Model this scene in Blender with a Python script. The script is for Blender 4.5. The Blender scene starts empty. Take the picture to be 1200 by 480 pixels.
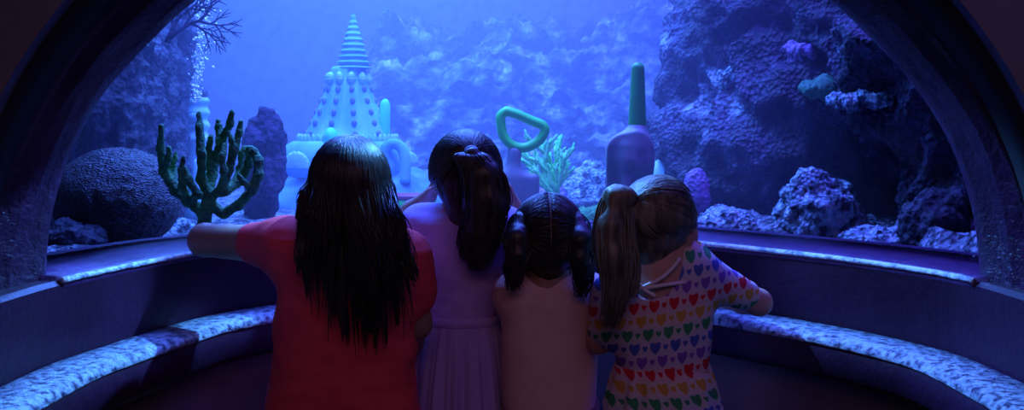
import bpy, math, random
import numpy as np
from mathutils import Vector

random.seed(7); RNG = np.random.default_rng(11)
PI = math.pi
F_PX = 1150.0; EYE = 1.24; HOR = 150.0
def at(x, y, d): return np.array([(x-600.0)*d/F_PX, d, EYE-(y-HOR)*d/F_PX])

scn = bpy.context.scene
col = scn.collection

# ------------------------------------------------------------------ noise
_perm = np.random.default_rng(3).permutation(256).astype(np.int64); _perm = np.concatenate([_perm, _perm, _perm])
_grad = np.random.default_rng(4).normal(size=(256, 3)); _grad /= np.linalg.norm(_grad, axis=1)[:, None]
def perlin(P):
    P = np.asarray(P, float); I = np.floor(P).astype(np.int64); Fr = P-I; I &= 255
    U = Fr*Fr*Fr*(Fr*(Fr*6-15)+10); out = 0
    for dx in (0, 1):
        for dy in (0, 1):
            for dz in (0, 1):
                h = _perm[_perm[_perm[(I[..., 0]+dx) & 255]+((I[..., 1]+dy) & 255)]+((I[..., 2]+dz) & 255)]
                g = _grad[h]; d = Fr-np.array([dx, dy, dz])
                w = (U[..., 0] if dx else 1-U[..., 0])*(U[..., 1] if dy else 1-U[..., 1])*(U[..., 2] if dz else 1-U[..., 2])
                out = out+w*(g*d).sum(-1)
    return out*1.5
def fbm(P, f, o=4, gain=.5):
    r = 0; a = 1.0
    for i in range(o):
        r = r+a*perlin(np.asarray(P)*f+i*17.3); f *= 2.03; a *= gain
    return r
def ridged(P, f, o=3):
    r = 0; a = 1.0
    for i in range(o):
        r = r+a*(1-2*np.abs(perlin(np.asarray(P)*f+i*9.1))); f *= 2.1; a *= .5
    return r

# ------------------------------------------------------------------ distance fields
def smin(a, b, k):
    if k <= 0: return np.minimum(a, b)
    h = np.maximum(k-np.abs(a-b), 0)/k
    return np.minimum(a, b)-h*h*k*.25
class Field:
    def __init__(s, lo, hi, h):
        lo, hi = np.minimum(lo, hi), np.maximum(lo, hi); s.lo = np.array(lo, float); s.h = h
        s.n = np.ceil((np.array(hi, float)-s.lo)/h).astype(int)+1
        s.F = np.full(s.n, .12, np.float32)
    def sl(s, lo, hi, m):
        a = np.clip(np.floor((np.array(lo)-m-s.lo)/s.h).astype(int), 0, s.n)
        b = np.clip(np.ceil((np.array(hi)+m-s.lo)/s.h).astype(int)+1, 0, s.n)
        if np.any(b <= a): return None, None
        ax = [s.lo[i]+s.h*np.arange(a[i], b[i]) for i in range(3)]
        P = np.stack(np.meshgrid(*ax, indexing='ij'), -1)
        return tuple(slice(a[i], b[i]) for i in range(3)), P
    def put(s, D, sl, k, mode):
        if mode == 'add': s.F[sl] = smin(s.F[sl], D, k)
        else: s.F[sl] = -smin(-s.F[sl], D, k)
    def cone(s, a, b, ra, rb, k=.02, mode='add', sq=None):
        a = np.array(a, float); b = np.array(b, float); r = max(ra, rb)
        sl, P = s.sl(np.minimum(a, b)-r, np.maximum(a, b)+r, k+.03)
        if sl is None: return s
        ab = b-a; L = max((ab*ab).sum(), 1e-12)
        t = np.clip(((P-a)@ab)/L, 0, 1)
        Q = P-(a+t[..., None]*ab)
        if sq is not None: Q = Q/np.array(sq)
        s.put(np.linalg.norm(Q, axis=-1)-(ra+(rb-ra)*t), sl, k, mode); return s
    def chain(s, pts, rs, k=.02):
        for i in range(len(pts)-1): s.cone(pts[i], pts[i+1], rs[i], rs[i+1], k)
        return s
    def ell(s, c, r, k=.02, R=None, mode='add'):
        c = np.array(c, float); r = np.array(r, float); m = r.max() if R is not None else r
        sl, P = s.sl(c-m, c+m, k+.03)
        if sl is None: return s
        Q = P-c
        if R is not None: Q = Q@R
        k0 = np.linalg.norm(Q/r, axis=-1); k1 = np.linalg.norm(Q/(r*r), axis=-1)+1e-9
        s.put(k0*(k0-1)/k1, sl, k, mode); return s
    def box(s, c, r, rd=.01, k=.02, R=None, mode='add'):
        c = np.array(c, float); r = np.array(r, float); m = np.linalg.norm(r) if R is not None else r
        sl, P = s.sl(c-m, c+m, k+.03)
        if sl is None: return s
        Q = P-c
        if R is not None: Q = Q@R
        q = np.abs(Q)-(r-rd)
        s.put(np.linalg.norm(np.maximum(q, 0), axis=-1)+np.minimum(q.max(-1), 0)-rd, sl, k, mode); return s
    def grid(s):
        ax = [s.lo[i]+s.h*np.arange(s.n[i]) for i in range(3)]
        return np.stack(np.meshgrid(*ax, indexing='ij'), -1)
    def cut(s, fn):                                   # keep where fn(P) < 0
        s.F = np.maximum(s.F, fn(s.grid()).astype(np.float32)); return s
    def mesh(s):
        F = s.F.copy()
        F[0] = F[-1] = .05; F[:, 0] = F[:, -1] = .05; F[:, :, 0] = F[:, :, -1] = .05
        ins = F < 0; n = np.array(F.shape)-1
        c = 0
        S = np.zeros(n, int)
        for o in np.ndindex(2, 2, 2): S += ins[o[0]:o[0]+n[0], o[1]:o[1]+n[1], o[2]:o[2]+n[2]]
        M = (S > 0) & (S < 8); idx = np.full(n, -1, int); cells = np.argwhere(M); idx[M] = np.arange(len(cells))
        acc = np.zeros((len(cells), 3)); cnt = np.zeros(len(cells))
        for ax in range(3):
            o1, o2 = [q for q in range(3) if q != ax]
            for u in (0, 1):
                for v in (0, 1):
                    A = np.zeros(3, int); A[o1] = u; A[o2] = v; B = A.copy(); B[ax] = 1
                    fa = F[tuple((cells+A).T)]; fb = F[tuple((cells+B).T)]
                    m = (fa < 0) != (fb < 0); t = np.where(m, fa/np.where(m, fa-fb, 1), 0)
                    p = np.tile(A.astype(float), (len(cells), 1)); p[:, ax] = t
                    acc[m] += p[m]; cnt[m] += 1
        V = s.lo+s.h*(cells+acc/np.maximum(cnt, 1)[:, None])
        Q = []
        for ax in range(3):
            o1, o2 = (ax+1) % 3, (ax+2) % 3
            a = [slice(None)]*3; b = [slice(None)]*3; a[ax] = slice(0, -1); b[ax] = slice(1, None)
            E = np.argwhere(ins[tuple(a)] != ins[tuple(b)])
            E = E[(E[:, o1] > 0) & (E[:, o2] > 0) & (E[:, o1] < n[o1]) & (E[:, o2] < n[o2])]
            s0 = ins[tuple(E.T)]
            def cell(d1, d2):
                q = E.copy(); q[:, o1] -= d1; q[:, o2] -= d2; return idx[tuple(q.T)]
            q = np.stack([cell(1, 1), cell(0, 1), cell(0, 0), cell(1, 0)], 1)
            q[~s0] = q[~s0][:, ::-1]; Q.append(q)
        Q = np.concatenate(Q); Q = Q[(Q >= 0).all(1)]
        return V, Q
def vnormals(V, Q):
    n = np.cross(V[Q[:, 2]]-V[Q[:, 0]], V[Q[:, 3]]-V[Q[:, 1]]); N = np.zeros_like(V)
    for i in range(4): np.add.at(N, Q[:, i], n)
    return N/(np.linalg.norm(N, axis=1)[:, None]+1e-12)
def relax(V, Q, it=1, w=.5):
    for _ in range(it):
        A = np.zeros_like(V); c = np.zeros(len(V))
        for i in range(4):
            for j in (1, 3):
                np.add.at(A, Q[:, i], V[Q[:, (i+j) % 4]]); np.add.at(c, Q[:, i], 1)
        V = V*(1-w)+w*A/np.maximum(c, 1)[:, None]
    return V

# ------------------------------------------------------------------ mesh bag
class MB:
    def __init__(s): s.V = []; s.F = []; s.n = 0
    def raw(s, V, Fs):
        V = np.asarray(V, float); s.V.append(V)
        s.F += [tuple(int(i)+s.n for i in f) for f in Fs]; s.n += len(V); return s
    def grid(s, G, closed_u=False, closed_v=False, cap=False):
        G = np.asarray(G, float); a, b = G.shape[:2]; Fs = []
        for i in range(a if closed_u else a-1):
            for j in range(b if closed_v else b-1):
                i2 = (i+1) % a; j2 = (j+1) % b
                Fs.append((i*b+j, i*b+j2, i2*b+j2, i2*b+j))
        if cap:
            Fs.append(tuple(reversed(range(b)))); Fs.append(tuple((a-1)*b+j for j in range(b)))
        return s.raw(G.reshape(-1, 3), Fs)
    def tube(s, pts, rs, n=8, flat=1.0, ref=(0, 0, 1)):
        pts = np.asarray(pts, float); m = len(pts)
        T = np.gradient(pts, axis=0); T /= np.linalg.norm(T, axis=1)[:, None]+1e-9
        ref = np.array(ref, float); r0 = ref if abs(T[0]@ref) < .95 else np.array([1., 0, 0])
        U = np.cross(T[0], r0); U /= np.linalg.norm(U); G = []
        for i in range(m):
            U = U-T[i]*(U@T[i]); U /= np.linalg.norm(U)+1e-9; W = np.cross(T[i], U)
            r = rs[i] if hasattr(rs, '__len__') else rs
            a = np.arange(n)*2*PI/n
            G.append(pts[i]+r*(np.cos(a)[:, None]*U+flat*np.sin(a)[:, None]*W))
        return s.grid(np.array(G), closed_v=True, cap=True)
    def lathe(s, c, prof, n=32, sx=1., sy=1., fn=None):
        G = []
        for r, z in prof:
            a = np.arange(n)*2*PI/n; rr = r if fn is None else r*fn(a, z)
            G.append(np.stack([c[0]+np.cos(a)*rr*sx, c[1]+np.sin(a)*rr*sy, np.full(n, c[2]+z)], 1))
        return s.grid(np.array(G), closed_v=True, cap=True)
    def box(s, c, r, R=None):
        V = np.array([[x, y, z] for x in (-1, 1) for y in (-1, 1) for z in (-1, 1)], float)*np.array(r)
        if R is not None: V = V@np.array(R).T
        return s.raw(V+np.array(c), [(0, 1, 3, 2), (4, 6, 7, 5), (0, 4, 5, 1), (2, 3, 7, 6), (0, 2, 6, 4), (1, 5, 7, 3)])
    def sphere(s, c, r, nu=16, nv=10):
        r = np.array([r, r, r] if not hasattr(r, '__len__') else r, float)
        a = np.arange(nu)*2*PI/nu; G = []
        for t in np.linspace(-PI/2+.12, PI/2-.12, nv):
            G.append(np.stack([np.cos(a)*math.cos(t), np.sin(a)*math.cos(t), np.full(nu, math.sin(t))], 1)*r+np.array(c))
        return s.grid(np.array(G), closed_v=True, cap=True)
    def build(s, name, m, parent=None, smooth=True, **k):
        return obj(name, np.concatenate(s.V), s.F, m, parent, smooth, **k)

def obj(name, V, Fs, m, parent=None, smooth=True, recalc=True, **tags):
    V = np.asarray(V, float)
    off = np.array(parent['_o']) if parent is not None else None
    base = off if off is not None else np.array([V[:, 0].mean(), V[:, 1].mean(), V[:, 2].min()])
    me = bpy.data.meshes.new(name)
    me.from_pydata((V-base).tolist(), [], Fs.tolist() if hasattr(Fs, 'tolist') else Fs)
    if recalc:
        import bmesh
        bm = bmesh.new(); bm.from_mesh(me); bmesh.ops.recalc_face_normals(bm, faces=bm.faces); bm.to_mesh(me); bm.free()
    if smooth: me.polygons.foreach_set('use_smooth', [True]*len(me.polygons))
    me.materials.append(m); me.update()
    o = bpy.data.objects.new(name, me); col.objects.link(o)
    if parent is not None:
        o.parent = parent
        if parent.type == 'EMPTY': o.location = (0, 0, 0)
        o['_o'] = [float(q) for q in base]
    else:
        o.location = base; o['_o'] = [float(q) for q in base]
    for k_, v in tags.items(): o[k_] = v
    return o
def thing(name, label, cat, loc, group=None):
    o = bpy.data.objects.new(name, None); col.objects.link(o); o.location = [float(q) for q in loc]
    o.empty_display_size = .05
    o['label'] = label; o['category'] = cat; o['_o'] = [float(q) for q in loc]
    if group: o['group'] = group
    return o
def tag(o, label, cat, group=None, kind=None):
    o['label'] = label; o['category'] = cat
    if group: o['group'] = group
    if kind: o['kind'] = kind
    return o

# ------------------------------------------------------------------ materials
def mat(name, c1, c2=None, rough=.6, scale=8, bump=0., bscale=40, spec=.5, detail=5, stretch=None, c3=None, lo=.4, hi=.6,
        bdist=.01, vor=0., vscale=30, alpha=1, metal=0, wear=None, coat=0.):
    m = bpy.data.materials.new(name); m.use_nodes = True; nt = m.node_tree; N = nt.nodes; L = nt.links
    b = N['Principled BSDF']; b.inputs['Roughness'].default_value = rough
    b.inputs['Specular IOR Level'].default_value = spec; b.inputs['Metallic'].default_value = metal
    b.inputs['Alpha'].default_value = alpha; b.inputs['Coat Weight'].default_value = coat
    b.inputs['Coat Roughness'].default_value = .25
    b.inputs['Base Color'].default_value = (*c1, 1)
    tc = N.new('ShaderNodeTexCoord'); mp = N.new('ShaderNodeMapping'); L.new(tc.outputs['Object'], mp.inputs[0])
    if stretch: mp.inputs['Scale'].default_value = stretch
    if c2 is not None:
        n = N.new('ShaderNodeTexNoise'); n.inputs['Scale'].default_value = scale; n.inputs['Detail'].default_value = detail
        L.new(mp.outputs[0], n.inputs['Vector'])
        r = N.new('ShaderNodeValToRGB'); r.color_ramp.elements[0].position = lo; r.color_ramp.elements[1].position = hi
        r.color_ramp.elements[0].color = (*c1, 1); r.color_ramp.elements[1].color = (*c2, 1)
        if c3 is not None:
            e = r.color_ramp.elements.new(min(hi+.14, .98)); e.color = (*c3, 1)
        L.new(n.outputs['Fac'], r.inputs[0]); L.new(r.outputs[0], b.inputs['Base Color'])
    last = None
    if bump:
        n2 = N.new('ShaderNodeTexNoise'); n2.inputs['Scale'].default_value = bscale; n2.inputs['Detail'].default_value = 8
        n2.inputs['Roughness'].default_value = .65; L.new(mp.outputs[0], n2.inputs['Vector'])
        bp = N.new('ShaderNodeBump'); bp.inputs['Strength'].default_value = bump; bp.inputs['Distance'].default_value = bdist
        L.new(n2.outputs['Fac'], bp.inputs['Height']); last = bp
    if vor:
        v = N.new('ShaderNodeTexVoronoi'); v.inputs['Scale'].default_value = vscale; L.new(mp.outputs[0], v.inputs['Vector'])
        bp2 = N.new('ShaderNodeBump'); bp2.inputs['Strength'].default_value = vor; bp2.inputs['Distance'].default_value = bdist
        L.new(v.outputs['Distance'], bp2.inputs['Height'])
        if last: L.new(last.outputs[0], bp2.inputs['Normal'])
        last = bp2
    if last: L.new(last.outputs[0], b.inputs['Normal'])
    return m

M = {}
M['rock'] = mat('reef_rock', (.03, .027, .05), (.15, .135, .23), .62, 5, 1., 26, .5, 9, c3=(.75, .9, 1.), lo=.42, hi=.62, bdist=.04, vor=.8, vscale=60)
M['rock_dark'] = mat('dark_reef_rock', (.015, .015, .035), (.07, .07, .12), .6, 7, 1., 30, .5, 8, lo=.4, hi=.66, bdist=.03, vor=.6, vscale=40, c3=(.24, .28, .34))
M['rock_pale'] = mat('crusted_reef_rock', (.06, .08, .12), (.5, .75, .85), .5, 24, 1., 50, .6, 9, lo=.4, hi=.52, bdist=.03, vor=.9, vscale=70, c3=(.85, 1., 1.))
M['rock_far'] = mat('far_reef_rock', (.015, .02, .04), (.2, .25, .32), .8, 6, 1., 20, .2, 9, lo=.44, hi=.56, bdist=.08, vor=.9, vscale=18, c3=(.75, .85, .9))
M['sand'] = mat('tank_sand', (.5, .54, .56), (.72, .76, .78), .8, 9, .6, 120, .2, bdist=.01)
M['rubble'] = mat('tank_gravel', (.08, .1, .13), (.5, .58, .64), .6, 24, 1., 60, .5, lo=.42, hi=.66, bdist=.02, vor=1., vscale=60)
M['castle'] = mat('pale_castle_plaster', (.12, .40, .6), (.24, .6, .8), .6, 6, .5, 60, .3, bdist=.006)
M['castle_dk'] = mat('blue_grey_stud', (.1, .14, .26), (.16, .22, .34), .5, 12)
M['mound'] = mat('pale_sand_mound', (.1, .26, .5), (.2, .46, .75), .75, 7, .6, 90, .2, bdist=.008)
M['green'] = mat('green_plastic', (.02, .7, .07), (.03, .6, .07), .38, 9, .2, 40, .5, bdist=.003)
M['green_grip'] = mat('dark_green_plastic', (.02, .36, .07), (.03, .3, .06), .4, 9, .2, 40, .5, bdist=.003)
M['green_pale'] = mat('pale_green_plastic', (.1, .98, .4), None, .45)
M['purple'] = mat('lilac_plastic', (.24, .22, .24), (.19, .18, .2), .42, 5, .15, 40, .5, bdist=.003)
M['maroon'] = mat('maroon_plastic', (.4, .04, .12), None, .5)
M['coral_green'] = mat('dark_green_coral', (.04, .2, .07), (.1, .42, .13), .6, 20, 1., 70, .4, bdist=.012, vor=.5, vscale=110)
M['coral_lime'] = mat('pale_green_coral', (.15, .95, .25), (.3, 1., .35), .6, 14, .6, 90, .3, bdist=.006)
M['sponge'] = mat('purple_sponge', (.05, .03, .07), (.11, .07, .15), .8, 12, 1., 50, .2, bdist=.02, vor=.7, vscale=45)
M['ball'] = mat('fibrous_dark_ball', (.02, .02, .03), (.16, .18, .24), .45, 80, 1., 120, .7, 6, lo=.5, hi=.75, bdist=.008, vor=1., vscale=130, stretch=(1, 1, 1.8))
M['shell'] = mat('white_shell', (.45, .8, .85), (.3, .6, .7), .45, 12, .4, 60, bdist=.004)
M['bubble'] = mat('bubble', (.9, .95, 1), None, .08, spec=1.)
M['fishgreen'] = mat('mossy_green_coral', (.04, .26, .12), (.08, .36, .2), .6, 25, 1., 70, bdist=.015)
M['purple_coral'] = mat('purple_coral', (.3, .16, .44), (.5, .3, .6), .6, 25, 1., 70, bdist=.015, vor=.8, vscale=60)
M['paint'] = mat('purple_gloss_paint', (.022, .004, .016), (.035, .007, .03), .42, 3, .5, 7, .3, 6, bdist=.015)
M['arch'] = mat('purple_streaked_plaster', (.035, .008, .035), (.065, .018, .07), .3, 4, 1., 7, .5, 7, bdist=.03)
M['black'] = mat('black_paint_or_shade', (.03, .028, .03), None, .85, spec=.1)
M['brown'] = mat('brown_wall_paint', (.13, .13, .19), (.15, .15, .21), .85, 3, .5, 8, .2, bdist=.01)
M['base'] = mat('brown_base_plaster', (.14, .1, .1), (.2, .14, .13), .8, 5, .8, 14, .2, bdist=.01)
M['floor'] = mat('dark_carpet', (.03, .025, .035), (.05, .04, .05), .95, 20, .6, 200, .1)
def worn_or_glint(name, c1, c2, lo, hi, rough, scale, bs):
    return mat(name, c1, c2, rough, scale, 1., bs, .6, 8, lo=lo, hi=hi, bdist=.012, stretch=(1, 1, 1))
M['sill'] = worn_or_glint('worn_purple_sill', (.06, .012, .08), (.11, .03, .16), .5, .75, .36, 7, 14)
M['lip'] = worn_or_glint('edge_highlight_white', (.25, .3, .5), (.9, .95, 1.), .38, .55, .3, 40, 80)  # white stands in for the bright glint along the sill edge
M['ledge'] = worn_or_glint('scuffed_white_ledge', (.05, .04, .12), (.55, .62, .75), .36, .58, .3, 70, 90)
M['skin'] = mat('skin', (.5, .29, .21), (.54, .32, .235), .5, 30, .15, 300, .4, bdist=.001)
M['skin_tan'] = mat('tan_skin', (.3, .17, .12), (.34, .19, .135), .5, 30, .15, 300, .4, bdist=.001)
def hairmat(name, c1, c2, rough=.32):
    return mat(name, c1, c2, rough, 60, .5, 260, .4, stretch=(1, 1, .08), bdist=.002)
M['hair_black'] = hairmat('near_black_hair', (.014, .012, .014), (.035, .028, .03))
M['hair_brown'] = hairmat('dark_brown_hair', (.022, .02, .02), (.055, .048, .045))
M['hair_blond'] = hairmat('dark_blond_hair', (.07, .065, .05), (.2, .19, .14), .38)
M['tie'] = mat('blue_hair_tie', (.3, .55, .8), None, .5)
M['tie_dark'] = mat('black_hair_tie', (.02, .02, .03), None, .5)
M['red'] = mat('red_jersey', (.8, .075, .11), (.86, .085, .12), .85, 30, .3, 300, .15, bdist=.002)
M['lilac'] = mat('lilac_cotton', (.5, .36, .9), (.56, .4, .96), .8, 30, .3, 260, .2, bdist=.002)
M['tulle'] = mat('lilac_tulle', (.56, .44, .95), (.64, .5, 1.), .7, 14, .4, 200, .3, stretch=(3, 3, .2), bdist=.003, alpha=.62)
M['peach'] = mat('peach_cotton', (.78, .5, .44), (.82, .55, .48), .8, 30, .3, 260, .2, bdist=.002)
M['denim'] = mat('dark_denim', (.03, .04, .09), None, .9)
M['floral'] = mat('multicolour_print', (.6, .2, .24), (.2, .45, .4), .8, 34, c3=(.75, .6, .2), lo=.45, hi=.52)
M['shoe'] = mat('canvas_shoe', (.5, .5, .55), None, .8)
M['white_strap'] = mat('white_cotton_strap', (.8, .76, .8), None, .8)

def heart_mat():
    m = bpy.data.materials.new('rainbow_heart_print'); m.use_nodes = True; nt = m.node_tree; N = nt.nodes; L = nt.links
    b = N['Principled BSDF']; b.inputs['Roughness'].default_value = .8; b.inputs['Specular IOR Level'].default_value = .18
    uv = N.new('ShaderNodeUVMap'); uv.uv_map = 'print'
    sx = N.new('ShaderNodeSeparateXYZ'); L.new(uv.outputs[0], sx.inputs[0])
    def mth(op, a, b_=None, c=None):
        n = N.new('ShaderNodeMath'); n.operation = op
        for i, v in enumerate((a, b_, c)):
            if v is None: continue
            if hasattr(v, 'links') or isinstance(v, bpy.types.NodeSocket): L.new(v, n.inputs[i])
            else: n.inputs[i].default_value = v
        return n.outputs[0]
    CW, RH = .0205, .0285
    v = mth('DIVIDE', sx.outputs['Y'], RH); row = mth('FLOOR', v); fv = mth('SUBTRACT', mth('SUBTRACT', v, row), .5)
    u0 = mth('DIVIDE', sx.outputs['X'], CW); u = mth('ADD', u0, mth('MULTIPLY', row, .7))
    cell = mth('FLOOR', u); fu = mth('SUBTRACT', mth('SUBTRACT', u, cell), .5)
    par = mth('MODULO', mth('ABSOLUTE', cell), 2.0)
    size = mth('ADD', mth('MULTIPLY', par, .0060), .0052)
    X = mth('DIVIDE', mth('MULTIPLY', fu, CW), size); Y = mth('DIVIDE', mth('MULTIPLY', fv, RH), size)
    Y2 = mth('ADD', mth('SUBTRACT', Y, mth('MULTIPLY', mth('ABSOLUTE', X), .75)), .2)
    d = mth('ADD', mth('MULTIPLY', X, X), mth('MULTIPLY', Y2, Y2))
    mask = mth('LESS_THAN', d, 1.0)
    ph = mth('FRACT', mth('DIVIDE', mth('ADD', row, 100.5), 5.0))
    cr = N.new('ShaderNodeValToRGB'); cr.color_ramp.interpolation = 'CONSTANT'
    cols = [(.62, .03, .05), (.22, .1, .5), (.07, .12, .5), (.05, .3, .13), (.62, .36, .08)]
    E = cr.color_ramp.elements; E[0].position = 0; E[0].color = (*cols[0], 1); E[1].position = .2; E[1].color = (*cols[1], 1)
    for i in (2, 3, 4): e = E.new(i*.2); e.color = (*cols[i], 1)
    L.new(ph, cr.inputs[0])
    cl = N.new('ShaderNodeMixRGB'); cl.inputs[1].default_value = (.68, .62, .68, 1); cl.inputs[0].default_value = .22
    L.new(cr.outputs[0], cl.inputs[2])
    mx = N.new('ShaderNodeMixRGB'); L.new(mask, mx.inputs[0]); L.new(cl.outputs[0], mx.inputs[1]); L.new(cr.outputs[0], mx.inputs[2])
    L.new(mx.outputs[0], b.inputs['Base Color'])
    return m
M['hearts'] = heart_mat()

# glass: thin clear pane
g = bpy.data.materials.new('clear_acrylic'); g.use_nodes = True; N = g.node_tree.nodes; L = g.node_tree.links
for n in list(N):
    if n.type != 'OUTPUT_MATERIAL': N.remove(n)
out = [n for n in N if n.type == 'OUTPUT_MATERIAL'][0]
tr = N.new('ShaderNodeBsdfTransparent'); gl = N.new('ShaderNodeBsdfGlossy'); gl.inputs['Roughness'].default_value = .03
fr = N.new('ShaderNodeFresnel'); fr.inputs[0].default_value = 1.12; mx = N.new('ShaderNodeMixShader')
L.new(fr.outputs[0], mx.inputs[0]); L.new(tr.outputs[0], mx.inputs[1]); L.new(gl.outputs[0], mx.inputs[2]); L.new(mx.outputs[0], out.inputs[0])
M['glass'] = g
# water: homogeneous scattering
w = bpy.data.materials.new('sea_water'); w.use_nodes = True; N = w.node_tree.nodes; L = w.node_tree.links
for n in list(N):
    if n.type != 'OUTPUT_MATERIAL': N.remove(n)
out = [n for n in N if n.type == 'OUTPUT_MATERIAL'][0]
sc_ = N.new('ShaderNodeVolumeScatter'); sc_.inputs['Color'].default_value = (.62, .66, 1, 1); sc_.inputs['Density'].default_value = .2
sc_.inputs['Anisotropy'].default_value = .0
L.new(sc_.outputs[0], out.inputs['Volume'])
M['water'] = w

# ------------------------------------------------------------------ curves of the alcove
def catmull(pts, n=10):
    P = [np.array(p, float) for p in pts]; P = [2*P[0]-P[1]]+P+[2*P[-1]-P[-2]]; o = []
    for i in range(1, len(P)-2):
        for t in np.arange(n)/n:
            a, b, c, d = P[i-1], P[i], P[i+1], P[i+2]
            o.append(.5*((2*b)+(-a+c)*t+(2*a-5*b+4*c-d)*t*t+(-a+3*b-3*c+d)*t**3))
    o.append(P[-2]); return np.array(o)
W = catmull([(-.872, 1.45), (-.872, 1.66), (-.862, 1.83), (-.828, 1.97), (-.785, 2.12), (-.715, 2.30), (-.55, 2.49), (-.3, 2.63), (0, 2.70),
             (.25, 2.65), (.45, 2.48), (.605, 2.32), (.735, 2.16), (.835, 1.99), (.875, 1.86), (.885, 1.66), (.885, 1.45)], 8)
Wt = np.gradient(W, axis=0); Wt /= np.linalg.norm(Wt, axis=1)[:, None]
Wn = np.stack([-Wt[:, 1], Wt[:, 0]], 1)           # away from the viewer (left normal of a left->right path)
def off(d): return W+Wn*d
SILL = .954; LEDGE = .795
def sweep(mb, prof, i0=0, i1=None, close=True):
    """prof: list of (offset outward, z) -> swept along W"""
    i1 = len(W) if i1 is None else i1
    G = [[(*(W[i]+Wn[i]*o), z) for o, z in prof] for i in range(i0, i1)]
    mb.grid(np.array(G), closed_v=close, cap=close); return mb
a0 = next(i for i in range(len(W)) if W[i, 1] > 1.86); a1 = max(i for i in range(len(W)) if W[i, 1] > 1.85)+1
m = MB(); sweep(m, [(0, SILL-.012), (.0, LEDGE+.005), (.0, .60), (.10, .60), (.10, SILL-.006), (.012, SILL-.004)])
o = m.build('wall_parapet', M['paint'], smooth=False, kind='structure')
m = MB(); sweep(m, [(-.09, LEDGE-.006), (-.10, LEDGE-.02), (-.10, LEDGE-.075), (-.09, LEDGE-.09), (-.02, LEDGE-.095), (.0, LEDGE-.09), (0, LEDGE-.008)])
o = m.build('trim_1', M['paint'], kind='structure')
m = MB(); sweep(m, [(-.004, LEDGE+.006), (-.084, LEDGE+.003), (-.096, LEDGE-.002), (-.103, LEDGE-.014), (-.098, LEDGE-.02), (-.08, LEDGE-.01), (-.004, LEDGE-.008)])
o = m.build('trim_2', M['ledge'], kind='structure')
m = MB(); sweep(m, [(-.05, LEDGE-.095), (-.05, 0.0), (.05, 0.0), (.05, LEDGE-.095)])
o = m.build('wall_base', M['base'], smooth=False, kind='structure')
m = MB(); sweep(m, [(-.003, SILL-.012), (.001, SILL-.001), (.02, SILL+.003), (.24, SILL+.012), (.24, SILL-.05), (.01, SILL-.035)], a0, a1)
o = m.build('trim_3', M['sill'], kind='structure')
# pale front lip of the sill, its edge highlight put into the colour
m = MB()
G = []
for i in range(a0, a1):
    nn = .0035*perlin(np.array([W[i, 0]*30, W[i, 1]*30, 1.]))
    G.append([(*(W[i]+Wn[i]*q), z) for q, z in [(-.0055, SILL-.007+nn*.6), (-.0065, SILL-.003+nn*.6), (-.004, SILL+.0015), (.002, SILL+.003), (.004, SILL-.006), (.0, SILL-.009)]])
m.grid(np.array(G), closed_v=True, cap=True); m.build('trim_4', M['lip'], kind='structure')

# glass bubble standing on the back of the sill
Wb = off(.21)[a0-2:a1+2]; C0 = np.array([0, 1.90])
G = []
for ph in np.linspace(0, PI/2-.02, 22):
    G.append([(*(C0+(p-C0)*math.cos(ph)), SILL+.01+.84*math.sin(ph)) for p in Wb])
m = MB(); m.grid(np.array(G)); o = m.build('window_1', M['glass'], kind='structure')
sm = o.modifiers.new('t', 'SOLIDIFY'); sm.thickness = .012

# arch surround
def arch(a, b, y, zc=EYE-.30, n=64, ridge=0, full=True):
    P = []
    for t in np.linspace(0, PI, n): P.append((-a*math.cos(t), y, zc+b*math.sin(t)))
    L_ = [(-a, y, z) for z in np.linspace(0.0, zc-.02, 14)]; R_ = [(a, y, z) for z in np.linspace(zc-.02, 0.0, 14)]
    return np.array(L_+P+R_)
rings = []
for (a, b, y) in [(1.22, 1.2, 1.90), (.905, .745, 1.90), (.902, .742, 1.885), (.906, .748, 1.86), (.918, .766, 1.835), (.908, .757, 1.815), (.920, .770, 1.797), (.910, .760, 1.78), (.932, .784, 1.762), (.922, .776, 1.745), (.93, .79, 1.735)]:
    A = arch(a, b, y)
    if a < 1.1:
        n = .006*fbm(np.stack([A[:, 0]*2.5, np.full(len(A), y*30), A[:, 2]*2.5], 1), 1.5, 3)
        c = np.array([0, y, EYE-.3]); d = A-c; d[:, 1] = 0; d /= np.linalg.norm(d, axis=1)[:, None]; A = A+d*n[:, None]
    rings.append(A)
rings.append(arch(1.22, 1.2, 1.735))
m = MB(); m.grid(np.array(rings), closed_u=True); o = m.build('trim_5', M['arch'], kind='structure')
rings = [arch(1.22, 1.2, 1.733), arch(.926, .79, 1.733), arch(.915, .81, 1.68), arch(.90, .82, 1.60), arch(1.22, 1.2, 1.60)]
m = MB(); m.grid(np.array(rings), closed_u=True); o = m.build('trim_6', M['black'], kind='structure')  # recess band of the arch, its unlit shade put into the black colour
# room wall with the arched opening
A = arch(.905, .825, 1.60); A2 = A.copy(); O = []
for p in A:
    d = p-np.array([0, 1.6, EYE-.3]); k = min(3.2/max(abs(d[0]), 1e-6), (1.76)/max(d[2], 1e-6) if d[2] > 0 else 1e9)
    if d[2] <= 0: O.append((math.copysign(3.2, d[0]), 1.6, p[2]))
    else: O.append((d[0]*k, 1.6, EYE-.3+d[2]*k))
O = np.array(O)
sh = np.array([0, -.03, 0])
m = MB(); m.grid(np.array([A, O, O+sh, A+sh]), closed_u=True); m.build('wall_front', M['brown'], smooth=False, kind='structure')
m = MB(); m.box((0, .9, -.03), (3.2, 2.0, .03)); m.build('floor', M['floor'], smooth=False, kind='structure')
m = MB(); m.box((0, .1, 2.73), (3.2, 1.5, .03)); m.build('ceiling', M['black'], smooth=False, kind='structure')
m = MB(); m.box((0, -1.43, 1.35), (3.2, .03, 1.35)); m.build('wall_back', M['brown'], smooth=False, kind='structure')

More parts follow.
